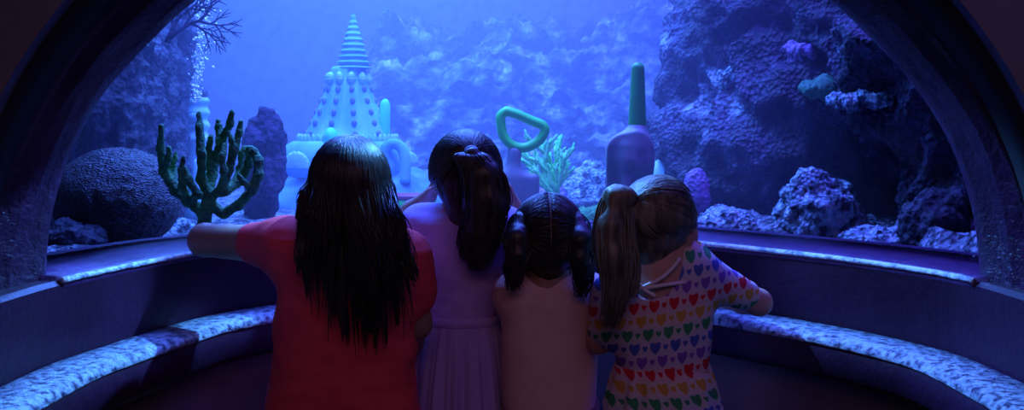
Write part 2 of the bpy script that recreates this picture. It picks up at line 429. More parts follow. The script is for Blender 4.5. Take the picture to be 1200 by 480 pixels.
# ------------------------------------------------------------------ tank shell and water
m = MB()
xs = np.linspace(-4.2, 4.2, 190); ys = np.linspace(1.95, 10, 190)
X, Y = np.meshgrid(xs, ys, indexing='ij')
P = np.stack([X, Y, 0*X], -1)
near = np.clip((3.7-Y)/.9, 0, 1)
rg = np.clip((X-.1)/.5, 0, 1)
Z = .875+.03*fbm(P, 1.2, 3)+(.012+.03*near+.03*rg)*np.maximum(ridged(P, 6, 4), -.4)-.02*np.clip(3.0-Y, 0, 1)
inner = (Y < 2.98) & (np.abs(X) < 1.1)
Z = np.where(inner, np.minimum(Z, SILL-.09), Z)
m.grid(np.stack([X, Y, Z], -1))
po = off(.11); vx, vy = m.V[0][:, 0], m.V[0][:, 1]; ins = np.zeros(len(vx), bool); j_ = len(po)-1
for i_ in range(len(po)):
    cr_ = ((po[i_, 1] > vy) != (po[j_, 1] > vy)) & (vx < (po[j_, 0]-po[i_, 0])*(vy-po[i_, 1])/(po[j_, 1]-po[i_, 1]+1e-12)+po[i_, 0]); ins ^= cr_; j_ = i_
m.F = [f for f in m.F if not any(ins[i] for i in f)]
o = m.build('floor_tank', M['rubble'], kind='structure')
m = MB(); m.box((0, 10.05, 1.75), (4.3, .04, 1.5)); m.build('wall_tank_back', M['sand'], smooth=False, kind='structure')
m = MB(); m.box((-4.28, 6, 1.75), (.04, 4.1, 1.5)); m.build('wall_tank_left', M['rock_dark'], smooth=False, kind='structure')
m = MB(); m.box((4.28, 6, 1.75), (.04, 4.1, 1.5)); m.build('wall_tank_right', M['rock_dark'], smooth=False, kind='structure')
m = MB(); m.box((0, 6.48, 1.95), (4.2, 3.5, 1.1)); o = m.build('water', M['water'], smooth=False, kind='structure')

# ------------------------------------------------------------------ rocks
def rock(name, prims, h, m_, label, cat, amp=.05, f=3., amp2=.02, f2=11., seed=0, zmin=.8, group=None, k=.08, rel=1):
    """prims: list of (centre, radii)"""
    lo = np.min([np.array(c)-np.array(r) for c, r in prims], 0)-amp-.06; hi = np.max([np.array(c)+np.array(r) for c, r in prims], 0)+amp+.06
    lo[2] = max(lo[2], zmin-.02)
    Fd = Field(lo, hi, h)
    for c, r in prims: Fd.ell(c, r, k)
    V, Q = Fd.mesh(); Nn = vnormals(V, Q)
    D = amp*fbm(V+seed*3.1, f, 3)+amp2*ridged(V+seed, f2, 3)
    V = V+Nn*D[:, None]
    V[:, 2] = np.maximum(V[:, 2], zmin)
    return tag(obj(name, V, Q, m_), label, cat, group)

# far reef bank
xs = np.linspace(-1.6, 3.6, 230); ys = np.linspace(5.0, 8.6, 170)
X, Y = np.meshgrid(xs, ys, indexing='ij'); P = np.stack([X, Y, 0*X], -1)
s = np.clip((Y-5.0)/2.0, 0, 1); s = s*s*(3-2*s)
xl = np.clip((X+1.35)/.55, 0, 1); xl = xl*xl*(3-2*xl)
Hh = .86+(.9*s+.06)*xl*(1+.16*perlin(P*1.4))
Z = Hh+s*xl*(.22*fbm(P, 1.3, 3)+.10*ridged(P, 3.2, 4))+.05*ridged(P, 6.5, 3)*xl
dy = .22*fbm(P+7, 1.8, 4)*s
Zd = np.full_like(Z, .8)
G = np.stack([X, Y+dy, Z], -1)
m = MB(); m.grid(G)
o = m.build('reef_bank', M['rock_far'])
tag(o, 'long hazy reef bank rising far behind the toy shovels', 'reef')

# right rock face
PR = []
for (x, y, d, rx, ry, rz) in [
    (872, -60, 4.1, .27, .5, .42), (848, 60, 4.0, .19, .4, .25), (880, 70, 3.9, .32, .4, .36), (868, 170, 3.8, .26, .4, .24),
    (850, 215, 3.75, .16, .3, .14), (950, -20, 3.75, .4, .4, .5), (960, 120, 3.6, .36, .35, .36), (940, 220, 3.65, .3, .3, .28),
    (1050, 0, 3.4, .34, .35, .5), (1060, 130, 3.35, .22, .3, .26), (1120, 60, 3.1, .3, .3, .4), (1140, 180, 3.0, .17, .22, .3), (1200, 150, 2.95, .3, .3, .5),
    (1250, 40, 3.0, .5, .4, .7), (1020, 230, 3.75, .3, .2, .3), (1350, 150, 3.0, .6, .4, .8), (1000, -200, 3.7, .7, .5, .5)]:
    PR.append((at(x, y, d), (rx, ry, rz)))
rock('rock_face', PR, .017, M['rock'], 'huge craggy rock face filling the right side of the tank', 'rock', amp=.08, f=2.4, amp2=.045, f2=6.5, seed=2, k=.07)
# left rock column
PR = [(at(172, 60, 3.9), (.12, .25, .3)), (at(160, 130, 3.85), (.15, .25, .3)), (at(150, 200, 3.8), (.18, .25, .3)), (at(142, 20, 3.8), (.17, .3, .45)),
      (at(80, 120, 3.6), (.3, .3, .6)), (at(20, 60, 3.4), (.4, .3, .9)), (at(110, 250, 3.6), (.3, .25, .2)), (at(178, 235, 3.7), (.1, .15, .14))]
rock('rock_pillar', PR, .016, M['rock_dark'], 'dark rough rock pillar at the left behind the round boulder', 'rock', amp=.03, f=4, amp2=.028, f2=13, seed=5)
def px_rock(nm, x, y, d, rx, rz, m_, label, ry=None, amp=.2, seed=1, sub=None, h=None, cat='rock', group=None):
    k = d/F_PX; c = at(x, y, d); r = (rx*k, (ry or rx)*k, rz*k); mr = max(r)
    pr = [(c, r)]
    for (dx, dy, q) in (sub or []): pr.append((c+np.array([dx*k, -.3*rx*k, -dy*k]), tuple(np.array(r)*q)))
    return rock(nm, pr, h or mr/13, m_, label, cat, amp=amp*mr, f=1.6/mr, amp2=amp*.35*mr, f2=5/mr, seed=seed, k=.3*mr, group=group)
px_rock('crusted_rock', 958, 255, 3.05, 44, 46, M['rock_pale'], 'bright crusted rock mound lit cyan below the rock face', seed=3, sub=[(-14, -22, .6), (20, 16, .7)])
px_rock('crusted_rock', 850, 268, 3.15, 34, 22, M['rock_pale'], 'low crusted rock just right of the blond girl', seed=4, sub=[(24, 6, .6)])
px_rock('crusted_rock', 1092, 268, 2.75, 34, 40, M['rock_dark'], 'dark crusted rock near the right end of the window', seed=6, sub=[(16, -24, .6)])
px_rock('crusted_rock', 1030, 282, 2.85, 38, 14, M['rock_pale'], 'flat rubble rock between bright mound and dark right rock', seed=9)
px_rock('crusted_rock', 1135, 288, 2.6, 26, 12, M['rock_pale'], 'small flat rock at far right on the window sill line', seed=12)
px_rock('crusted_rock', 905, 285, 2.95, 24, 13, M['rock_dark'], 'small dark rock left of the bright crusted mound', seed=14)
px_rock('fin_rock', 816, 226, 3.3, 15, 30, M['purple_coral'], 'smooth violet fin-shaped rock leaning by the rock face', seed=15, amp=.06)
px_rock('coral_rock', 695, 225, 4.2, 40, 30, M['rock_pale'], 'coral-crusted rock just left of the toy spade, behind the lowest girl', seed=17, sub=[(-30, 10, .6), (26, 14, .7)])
px_rock('coral_rock', 700, 268, 3.4, 38, 26, M['coral_green'], 'low greenish rock behind the window between the two right girls', seed=18)
px_rock('coral_rock', 640, 238, 4.1, 28, 20, M['purple_coral'], 'purple coral rock at the foot of the pale green coral', seed=19)
px_rock('boulder', 84, 282, 2.75, 34, 20, M['rock_dark'], 'low dark rock under the round boulder, left window corner', seed=20)
px_rock('boulder', 206, 272, 3.3, 26, 14, M['rock_pale'], 'small pale rock right of the round boulder', seed=21)
px_rock('coral_patch', 945, 62, 3.33, 26, 17, M['purple_coral'], 'purple coral cluster high on the right rock face', seed=23, amp=.3, cat='coral')
px_rock('coral_patch', 968, 103, 3.22, 26, 10, M['fishgreen'], 'green mossy coral draped across the middle of the rock face', seed=24, amp=.25, cat='coral')
px_rock('coral_patch', 862, 92, 3.5, 20, 14, M['rock_pale'], 'bright crust on the left shoulder of the rock face', seed=25, amp=.3, cat='coral')
px_rock('coral_patch', 893, 128, 3.42, 10, 22, M['rock_pale'], 'narrow bright crust running down mid rock face', seed=26, amp=.3, cat='coral')
px_rock('coral_patch', 1010, 118, 3.02, 34, 6, M['rock_pale'], 'thin bright shelf of coral on the right of the rock face', seed=27, amp=.3, cat='coral')

# round dark ball
c = at(138, 234, 2.95); R_ = 69*2.95/F_PX
Fd = Field(c-R_*1.15, c+R_*1.15, .007); Fd.ell(c, (R_, R_, R_*.87), .01)
V, Q = Fd.mesh(); Nn = vnormals(V, Q); V = V+Nn*(.004*ridged(V, 30, 3)+.004*fbm(V, 7, 2))[:, None]
tag(obj('round_boulder', V, Q, M['ball']), 'large dark round speckled boulder at the left of the window', 'boulder')

# branching dark coral in front
d0 = 2.80
F_ = Field(np.array([at(175, 0, d0)[0], d0-.16, at(0, 285, d0)[2]]), np.array([at(325, 0, d0)[0], d0+.16, at(0, 118, d0)[2]]), .0055)
BR = [([(239, 275, 0), (240, 250, 0), (245, 232, 0)], [8, 7, 6.5]),
      ([(240, 250, 0), (222, 236, .02), (205, 222, .03), (192, 200, .02), (188, 175, .0), (189, 148, -.02)], [6.5, 6, 5.5, 4.8, 4, 2.6]),
      ([(205, 222, .03), (202, 200, .05), (206, 180, .05)], [4.5, 3.6, 2.4]),
      ([(245, 232, 0), (236, 210, -.02), (236, 180, -.04), (234, 150, -.03), (233, 132, -.02)], [6, 5.5, 5, 4, 2.4]),
      ([(245, 232, 0), (248, 205, .03), (244, 180, .03), (247, 160, .02)], [5.5, 5, 4, 2.4]),
      ([(248, 208, .03), (254, 185, .04), (259, 165, .03), (270, 145, .01), (272, 130, 0)], [5.2, 4.6, 4.6, 3.8, 2.4]),
      ([(259, 165, .03), (256, 150, .04), (256, 142, .04)], [4, 3.4, 2.6]),
      ([(245, 232, 0), (260, 222, -.03), (268, 200, -.03), (274, 175, -.03), (281, 155, -.02), (282, 142, -.02)], [5.5, 5, 4.6, 4.2, 3.4, 2.2]),
      ([(274, 178, -.03), (271, 165, -.05), (268, 154, -.05)], [3.2, 2.6, 2]),
      ([(245, 238, 0), (262, 250, .01), (280, 240, .0), (296, 222, -.03), (303, 205, -.04), (303, 188, -.03), (297, 178, -.02), (292, 174, -.02)], [5.5, 5.4, 5.4, 5.4, 5, 5, 4.4, 4]),
      ([(262, 226, -.03), (276, 215, .02), (286, 203, .03), (292, 190, .02), (291, 176, .0)], [5.2, 5, 5, 4.6, 4]),
      ([(276, 215, .02), (281, 198, .05), (283, 180, .05), (287, 172, .05)], [3.6, 3.4, 3, 2.4]),
      ([(222, 236, .02), (232, 228, -.05), (222, 212, -.05), (216, 198, -.04)], [5, 4.2, 3.6, 2.4]),
      ([(222, 236, .02), (214, 220, -.04), (212, 200, -.05), (215, 184, -.05)], [4.6, 4, 3.2, 2.2]),
      ([(192, 200, .02), (197, 186, -.03), (198, 172, -.04)], [3.6, 3, 2]),
      ([(260, 222, -.03), (262, 200, -.07), (261, 182, -.07), (264, 168, -.06)], [4, 3.6, 3, 2]),
      ([(296, 222, -.03), (286, 214, -.06), (280, 206, -.06)], [3.6, 2.8, 2.2])]
for pts, rs in BR:
    F_.chain([at(x, y, d0+q) for x, y, q in pts], [r*d0/F_PX*.92 for r in rs], .010)
V, Q = F_.mesh(); Nn = vnormals(V, Q); V = V+Nn*(.0028*ridged(V, 40, 2))[:, None]
tag(obj('branching_coral', V, Q, M['coral_green']), 'dark green antler-like branching coral left of the red-shirted girl', 'coral')

# tall purple sponge
d0 = 3.6
F_ = Field(np.array([at(275, 0, d0)[0], d0-.16, .84]), np.array([at(345, 0, d0)[0], d0+.16, at(0, 118, d0)[2]]), .008)
for (x, y0, x2, y1, r0, r1) in [(309, 180, 308, 130, 4, 2), (299, 180, 297, 150, 4, 2), (316, 180, 317, 138, 4, 2), (325, 200, 325, 150, 4, 2), (301, 268, 300, 240, 7, 8), (306, 240, 304, 165, 15, 11), (314, 228, 314, 155, 10, 8), (312, 170, 312, 134, 6, 3.4), (303, 170, 304, 142, 6, 3.6), (320, 170, 319, 144, 5, 3), (296, 200, 298, 165, 7, 4), (322, 215, 322, 160, 7, 4.5)]:
    F_.cone(at(x, y0, d0+random.uniform(-.03, .03)), at(x2, y1, d0), r0*d0/F_PX, r1*d0/F_PX, .03)
V, Q = F_.mesh(); Nn = vnormals(V, Q); V = V+Nn*(.014*ridged(V*np.array([1, 1, .3]), 22, 3)+.008*fbm(V, 30, 2))[:, None]
tag(obj('tall_sponge', V, Q, M['sponge']), 'tall ragged dark purple sponge between branching coral and castle', 'sponge')

# round pale post with a dark cap, behind the coral
d0 = 4.2; k = d0/F_PX; c = at(229, 275, d0); c[2] = .85; zt = at(0, 108, d0)[2]-c[2]
t = thing('carved_post', 'pale round carved post with dark cap behind the branching coral', 'post', c)
m = MB(); pr = [(15*k, 0), (14*k, zt*.3), (13*k, zt*.6)]
for q in np.linspace(.62, .97, 26): pr.append(((15.2+1.6*math.sin(q*62))*k*(1 if q < .93 else .93), zt*q))
m.lathe(c, pr, 28); m.build('shaft', M['shell'], t)
m = MB(); m.lathe(c, [(14*k, zt*.95), (15*k, zt*.97), (13.5*k, zt*1.02), (8*k, zt*1.05), (1*k, zt*1.06)], 28); m.build('cap', M['rock_dark'], t)
m = MB(); m.sphere(c+np.array([3*k, -14*k, zt*.80]), (9*k, 6*k, 6*k)); m.build('nose', M['shell'], t)
c = at(229, 262, 3.45); k = 3.45/F_PX
m = MB(); m.lathe(c, [(12*k, 0), (11*k, 14*k), (8.4*k, 34*k), (5*k, 58*k), (2.4*k, 72*k), (.5*k, 76*k)], 20, fn=lambda a, z: 1+.06*np.cos(7*a))
tag(m.build('cone_shell', M['shell']), 'bright pointed cone shell seen through the coral branches', 'shell')
# stubby upright coral on the left pillar
d0 = 3.3; m = MB(); m.tube([at(139, 190, d0), at(140, 160, d0), at(138, 135, d0), at(139, 120, d0)], [.02, .018, .016, .012], 10)
V = np.concatenate(m.V); tag(m.build('finger_coral', M['rock_dark']), 'dark upright finger coral above the round boulder', 'coral')
# sea fan twigs in top left
m = MB(); d0 = 3.5
def twig(p, ang, L_, r, lv):
    pts = [p]; q = p.copy(); a = ang
    for i in range(4):
        a += random.uniform(-.22, .22); q = q+np.array([math.cos(a), random.uniform(-.3, .3), math.sin(a)])*L_/4; pts.append(q)
    m.tube(pts, np.linspace(r, r*.55, 5), 6)
    if lv:
        for i, sg in ((2, 1), (3, -1), (4, .6), (4, -.7)): twig(pts[i], a+sg*random.uniform(.4, .8), L_*.66, r*.6, lv-1)
twig(at(196, 50, 3.5), PI*.42, .12, .011, 3); twig(at(199, 44, 3.5), PI*.16, .12, .010, 3)
tag(m.build('sea_fan', M['sponge']), 'dark twiggy sea fan at the top of the left rock pillar', 'coral')

# bubbles
m = MB()
for i in range(300):
    y = 120-125*random.random()**1.1; sp = 5+(120-y)*.10
    x = 229+random.gauss(0, sp*.55)+(120-y)*.07; d = 4.0+random.gauss(0, .08)
    m.sphere(at(x, y, d), random.uniform(.0022, .0075), 8, 6)
tag(m.build('bubble_stream', M['bubble']), 'stream of air bubbles rising above the pale post', 'bubbles', kind='stuff')

# ------------------------------------------------------------------ castle
d0 = 4.5; k = d0/F_PX
zb = .87; cc = at(408, 0, d0); cx = cc[0]
def zy(y): return at(0, y, d0)[2]
t = thing('sandcastle', 'tall pale sandcastle with shell spire behind the red-shirted girl', 'sandcastle', (cx, d0, zb))
Fd = Field((cx-.60, d0-.45, zb-.02), (cx+.60, d0+.45, zy(160)), .012)
Fd.ell((cx+0*k, d0, zb), (.41, .36, zy(188)-zb), .05); Fd.ell((cx-70*k, d0-.05, zb), (.22, .28, zy(214)-zb), .06); Fd.ell((cx+68*k, d0, zb), (.17, .25, zy(196)-zb), .05)
V, Q = Fd.mesh(); Nn = vnormals(V, Q); V = V+Nn*(.012*fbm(V, 8, 3))[:, None]; V[:, 2] = np.maximum(V[:, 2], zb-.01)
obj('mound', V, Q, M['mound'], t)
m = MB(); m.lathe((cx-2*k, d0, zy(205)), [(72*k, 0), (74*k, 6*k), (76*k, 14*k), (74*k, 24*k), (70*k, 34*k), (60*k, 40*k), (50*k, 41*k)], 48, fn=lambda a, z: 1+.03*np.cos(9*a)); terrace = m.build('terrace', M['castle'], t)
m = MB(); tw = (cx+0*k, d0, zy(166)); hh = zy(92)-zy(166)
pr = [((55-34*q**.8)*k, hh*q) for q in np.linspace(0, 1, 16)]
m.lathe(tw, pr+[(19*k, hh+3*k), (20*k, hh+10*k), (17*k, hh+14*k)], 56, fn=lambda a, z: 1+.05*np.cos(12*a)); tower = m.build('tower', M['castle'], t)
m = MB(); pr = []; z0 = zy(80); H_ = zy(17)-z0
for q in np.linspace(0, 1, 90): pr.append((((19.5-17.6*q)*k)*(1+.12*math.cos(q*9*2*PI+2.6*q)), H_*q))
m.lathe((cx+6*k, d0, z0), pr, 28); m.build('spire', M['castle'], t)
# shells round the collar, studs down the ribs, little fence of shells at the foot
def scallop(c, r, ang, m_, nm, tilt=0.):
    mb = MB(); n = 25; G = []
    ca, sa = math.cos(ang), math.sin(ang)
    for q in np.linspace(.05, 1, 7):
        row = []
        for a in np.linspace(-.15, PI+.15, n):
            rr = r*q*(1+.04*math.cos((a)*18)*q); lx = rr*math.cos(a); lz = rr*math.sin(a)*1.05
            dp = -.35*r*math.sqrt(max(0, 1-q*q*.9))-.03*r*math.cos(a*18)*q
            row.append((c[0]+lx*ca-dp*sa*0+(-dp)*sa*-1*0+dp*-sa, c[1]+lx*sa+dp*ca, c[2]+lz))
        G.append(row)
    mb.grid(np.array(G)); o = mb.build(nm, m_, terrace); s_ = o.modifiers.new('t', 'SOLIDIFY'); s_.thickness = r*.12
    return o
for a in np.linspace(-PI*.98, -.02, 6):
    q = (tw[0]+23*k*math.cos(a), tw[1]+23*k*math.sin(a), tw[2]+hh-7*k)
    mb = MB(); G = []
    for u in np.linspace(0, 1, 14):
        rr = 5.2*k*math.sin(PI*min(.96, .12+.8*u))*(1+.16*math.cos(u*5*2*PI)); aa = np.arange(12)*2*PI/12
        G.append(np.stack([q[0]+rr*np.cos(aa), q[1]+rr*np.sin(aa), np.full(12, q[2]+14*k*u)], 1))
    mb.grid(np.array(G), closed_v=True, cap=True); mb.build('collar_shell', M['shell'], tower)
for j, a in enumerate(np.linspace(-PI*.98, -.02, 6)+.0):
    for i in range(5):
        q = (.12, .29, .46, .64, .82)[i]; rr = (55-34*q**.8)*k*1.0
        mb = MB(); mb.sphere((tw[0]+rr*math.cos(a), tw[1]+rr*math.sin(a), tw[2]+hh*q), (3.1*k, 3.1*k, 4.4*k), 12, 8); mb.build('stud', M['castle_dk'], tower)
for a in np.linspace(-PI*1.02, .06, 26):
    mb = MB(); mb.sphere((tw[0]+57*k*math.cos(a), tw[1]+57*k*math.sin(a), tw[2]+4*k), (2.3*k, 2.3*k, 5.5*k), 8, 7); mb.build('fence_shell', M['shell'], terrace)
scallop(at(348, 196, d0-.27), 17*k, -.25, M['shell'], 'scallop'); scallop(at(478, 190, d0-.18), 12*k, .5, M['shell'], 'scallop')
mb = MB(); mb.lathe((at(398, 0, d0)[0], d0-56*k, zy(166)), [(8*k, 0), (8*k, 8*k), (6.5*k, 13*k), (3*k, 16*k), (.5*k, 17*k)], 20); mb.build('dome', M['green_pale'], t)
mb = MB(); mb.lathe((at(453, 0, d0)[0], d0-.05, zy(200)), [(6.2*k, 0), (6*k, 76*k), (5*k, 80*k), (3*k, 83*k), (.5*k, 84*k)], 20); mb.build('pipe', M['green_pale'], t)
mb = MB(); P = [at(452, 205, d0-.2), at(450, 180, d0-.2), at(456, 170, d0-.2), at(465, 169, d0-.2), at(472, 176, d0-.2), at(475, 190, d0-.2), at(475, 214, d0-.2)]
mb.tube(catmull(P, 5), 6.2*k, 14); mb.build('arched_tube', M['castle'], t)
# bucket-like striped block in front of the castle
c = at(484, 262, 3.9); k2 = 3.9/F_PX
t2 = thing('striped_bucket', 'maroon toy bucket with a green stripe right of the castle', 'bucket', (c[0], c[1], zb-.005))
zz = at(0, 226, 3.9)[2]-zb
mb = MB(); mb.lathe((c[0], c[1], zb-.005), [(24*k2, 0), (27*k2, zz*.55), (27.4*k2, zz*.9), (29*k2, zz*.92), (29*k2, zz), (25*k2, zz), (24*k2, zz*.85)], 40); pail = mb.build('pail', M['maroon'], t2)
mb = MB(); r0 = 27.3*k2; mb.lathe((c[0], c[1], zb), [(r0*1.0, zz*.45), (r0*1.025, zz*.46), (r0*1.03, zz*.78), (r0*1.0, zz*.79)], 40); mb.build('stripe', M['green'], pail)

# pale sand hump round castle foot is the mound; giant toy shovel with D handle
d0 = 3.55; k = d0/F_PX
t = thing('toy_shovel', 'giant toy shovel with green D-shaped handle, upright behind the ponytailed girl', 'toy shovel', at(606, 262, d0))
P = [at(x, y, d0+q) for x, y, q in [(593, 130, 0), (606, 134, 0), (622, 141, 0), (636, 147, 0), (638, 155, 0), (630, 166, 0), (615, 173, 0), (600, 170, 0), (590, 159, 0), (587, 146, 0), (587, 136, 0)]]
P = catmull(P+[P[0]], 6)[:-1]
mb = MB(); n = len(P); G = []
cn = P.mean(0)
for i in range(n):
    T = P[(i+1) % n]-P[i-1]; T /= np.linalg.norm(T); U = np.cross(T, (0, 1, 0)); U /= np.linalg.norm(U)
    a = np.arange(12)*2*PI/12; G.append(P[i]+5.7*k*(np.cos(a)[:, None]*U+np.sin(a)[:, None]*np.array([0, 1.25, 0])))
mb.grid(np.array(G), closed_u=True, closed_v=True); mb.build('handle', M['green'], t)
Fd = Field(np.array([at(560, 0, d0)[0], d0-.12, .85]), np.array([at(655, 0, d0)[0], d0+.12, at(0, 165, d0)[2]]), .006)
Fd.cone(at(603, 178, d0), at(598, 225, d0), 8.5*k, 8.5*k, .02); Fd.box(at(606, 245, d0), (26*k, .028, 42*k), .02, .05)
mb = None; V, Q = Fd.mesh(); obj('blade', V, Q, M['purple'], t)

# second toy: spade with green grip
d0 = 3.3; k = d0/F_PX
t = thing('toy_spade', 'lilac toy spade with straight green grip standing beside the rock face', 'toy spade', at(738, 262, d0))
Fd = Field(np.array([at(700, 0, d0)[0], d0-.1, at(0, 170, d0)[2]]), np.array([at(775, 0, d0)[0], d0+.1, at(0, 66, d0)[2]]), .0045)
Fd.cone(at(746.5, 162, d0), at(747.5, 80.5, d0), 11.4*k, 7.8*k, .01); V, Q = Fd.mesh(); obj('grip', V, Q, M['green_grip'], t)
Fd = Field(np.array([at(690, 0, d0)[0], d0-.14, .85]), np.array([at(785, 0, d0)[0], d0+.14, at(0, 140, d0)[2]]), .005)
Fd.box(at(737, 222, d0), (27*k, .08, 65*k), 19*k, .02); Fd.cut(lambda P: np.abs(P[..., 1]-d0)-.036-.02*np.clip((P[..., 2]-at(0, 170, d0)[2])/.1, -1, 0)); Fd.cone(at(746.8, 150, d0), at(742, 186, d0), 10.5*k, 19*k, .05)
Fd.cone(at(734, 172, d0-.028), at(734, 275, d0-.034), 5*k, 6*k, .02, mode='add')
Fd.cone(at(722, 178, d0-.062), at(721, 275, d0-.062), 6*k, 7*k, .012, mode='sub')
Fd.cone(at(753, 182, d0-.064), at(754, 275, d0-.064), 6*k, 7*k, .012, mode='sub')
V, Q = Fd.mesh(); obj('blade', V, Q, M['purple'], t)
c = at(778, 224, 3.75); k = 3.9/F_PX
mb = MB(); mb.lathe(c, [(19*k, 0), (19*k, 14*k), (17*k, 24*k), (12*k, 32*k), (5*k, 37*k), (.5*k, 38*k)], 26, fn=lambda a, z: 1+.025*np.cos(11*a))
tag(mb.build('dome_shell', M['shell']), 'pale domed shell just right of the toy spade', 'shell')

# feathery pale green coral
d0 = 3.8; k = d0/F_PX; mb = MB()
def frond(p, a, L_, r, lv, dep=0):
    q = p.copy(); pts = [p]; yy = random.uniform(-.35, .35)
    for i in range(5):
        a += random.uniform(-.16, .16); q = q+np.array([math.sin(a), yy*.6, math.cos(a)])*L_/5; pts.append(q)
    mb.tube(pts, np.linspace(r, r*.62, 6), 7); mb.sphere(pts[-1], r*.66, 7, 5)
    if lv:
        for i in (1, 2, 3, 4): frond(pts[i], a+random.choice((-1, 1))*random.uniform(.22, .45), L_*random.uniform(.3, .5), r*.8, lv-1)
for a, L_ in [(-.75, 26), (-.5, 44), (-.35, 56), (-.2, 62), (-.08, 60), (.05, 50), (.2, 46), (.35, 38), (.55, 28), (-.62, 36), (.1, 58)]:
    frond(at(648+random.uniform(-5, 5), 226, d0), a, L_*k, 3.1*k, 2 if L_ > 40 else 1)
tag(mb.build('feathery_coral', M['coral_lime']), 'bright pale green feathery coral right of the green D-shaped handle', 'coral')

# ------------------------------------------------------------------ people
def rotz(a): c, s = math.cos(a), math.sin(a); return np.array([[c, -s, 0], [s, c, 0], [0, 0, 1]])
def rotx(a): c, s = math.cos(a), math.sin(a); return np.array([[1, 0, 0], [0, c, -s], [0, s, c]])
def fingers(Fd, wr, dirv, nrm, s=1., curl=.5, thumb=1):
    """palm + five fingers; dirv = towards the fingertips, nrm = palm side"""
    d = np.array(dirv, float); d /= np.linalg.norm(d); n = np.array(nrm, float); n -= d*(n@d); n /= np.linalg.norm(n); sd = np.cross(d, n)
    wr = np.array(wr, float)
    for q in (-1.5, -.5, .5, 1.5):
        Fd.cone(wr+sd*q*.005*s, wr+d*.048*s+sd*q*.0145*s, .013*s, .0088*s, .008)
    Ls = {-1.5: .036, -.5: .044, .5: .047, 1.5: .041}
    for q, L_ in Ls.items():
        p = wr+d*.05*s+sd*q*.0145*s; a = 0; r = .0068*s
        for j, f in enumerate((.42, .33, .25)):
            a += curl*(.5+.5*j); v = d*math.cos(a)+n*math.sin(a)+sd*q*.06; v /= np.linalg.norm(v); p2 = p+v*L_*f*1.15*s
            Fd.cone(p, p2, r, r*.92, .002); p = p2; r *= .92
    p = wr+d*.012*s+sd*thumb*.02*s; v = d*.75+sd*thumb*.7+n*.3; v /= np.linalg.norm(v)
    p2 = p+v*.026*s; p3 = p2+(d*.95+sd*thumb*.2+n*.4)*.024*s
    Fd.cone(p, p2, .0095*s, .008*s, .008); Fd.cone(p2, p3, .008*s, .0065*s, .002)

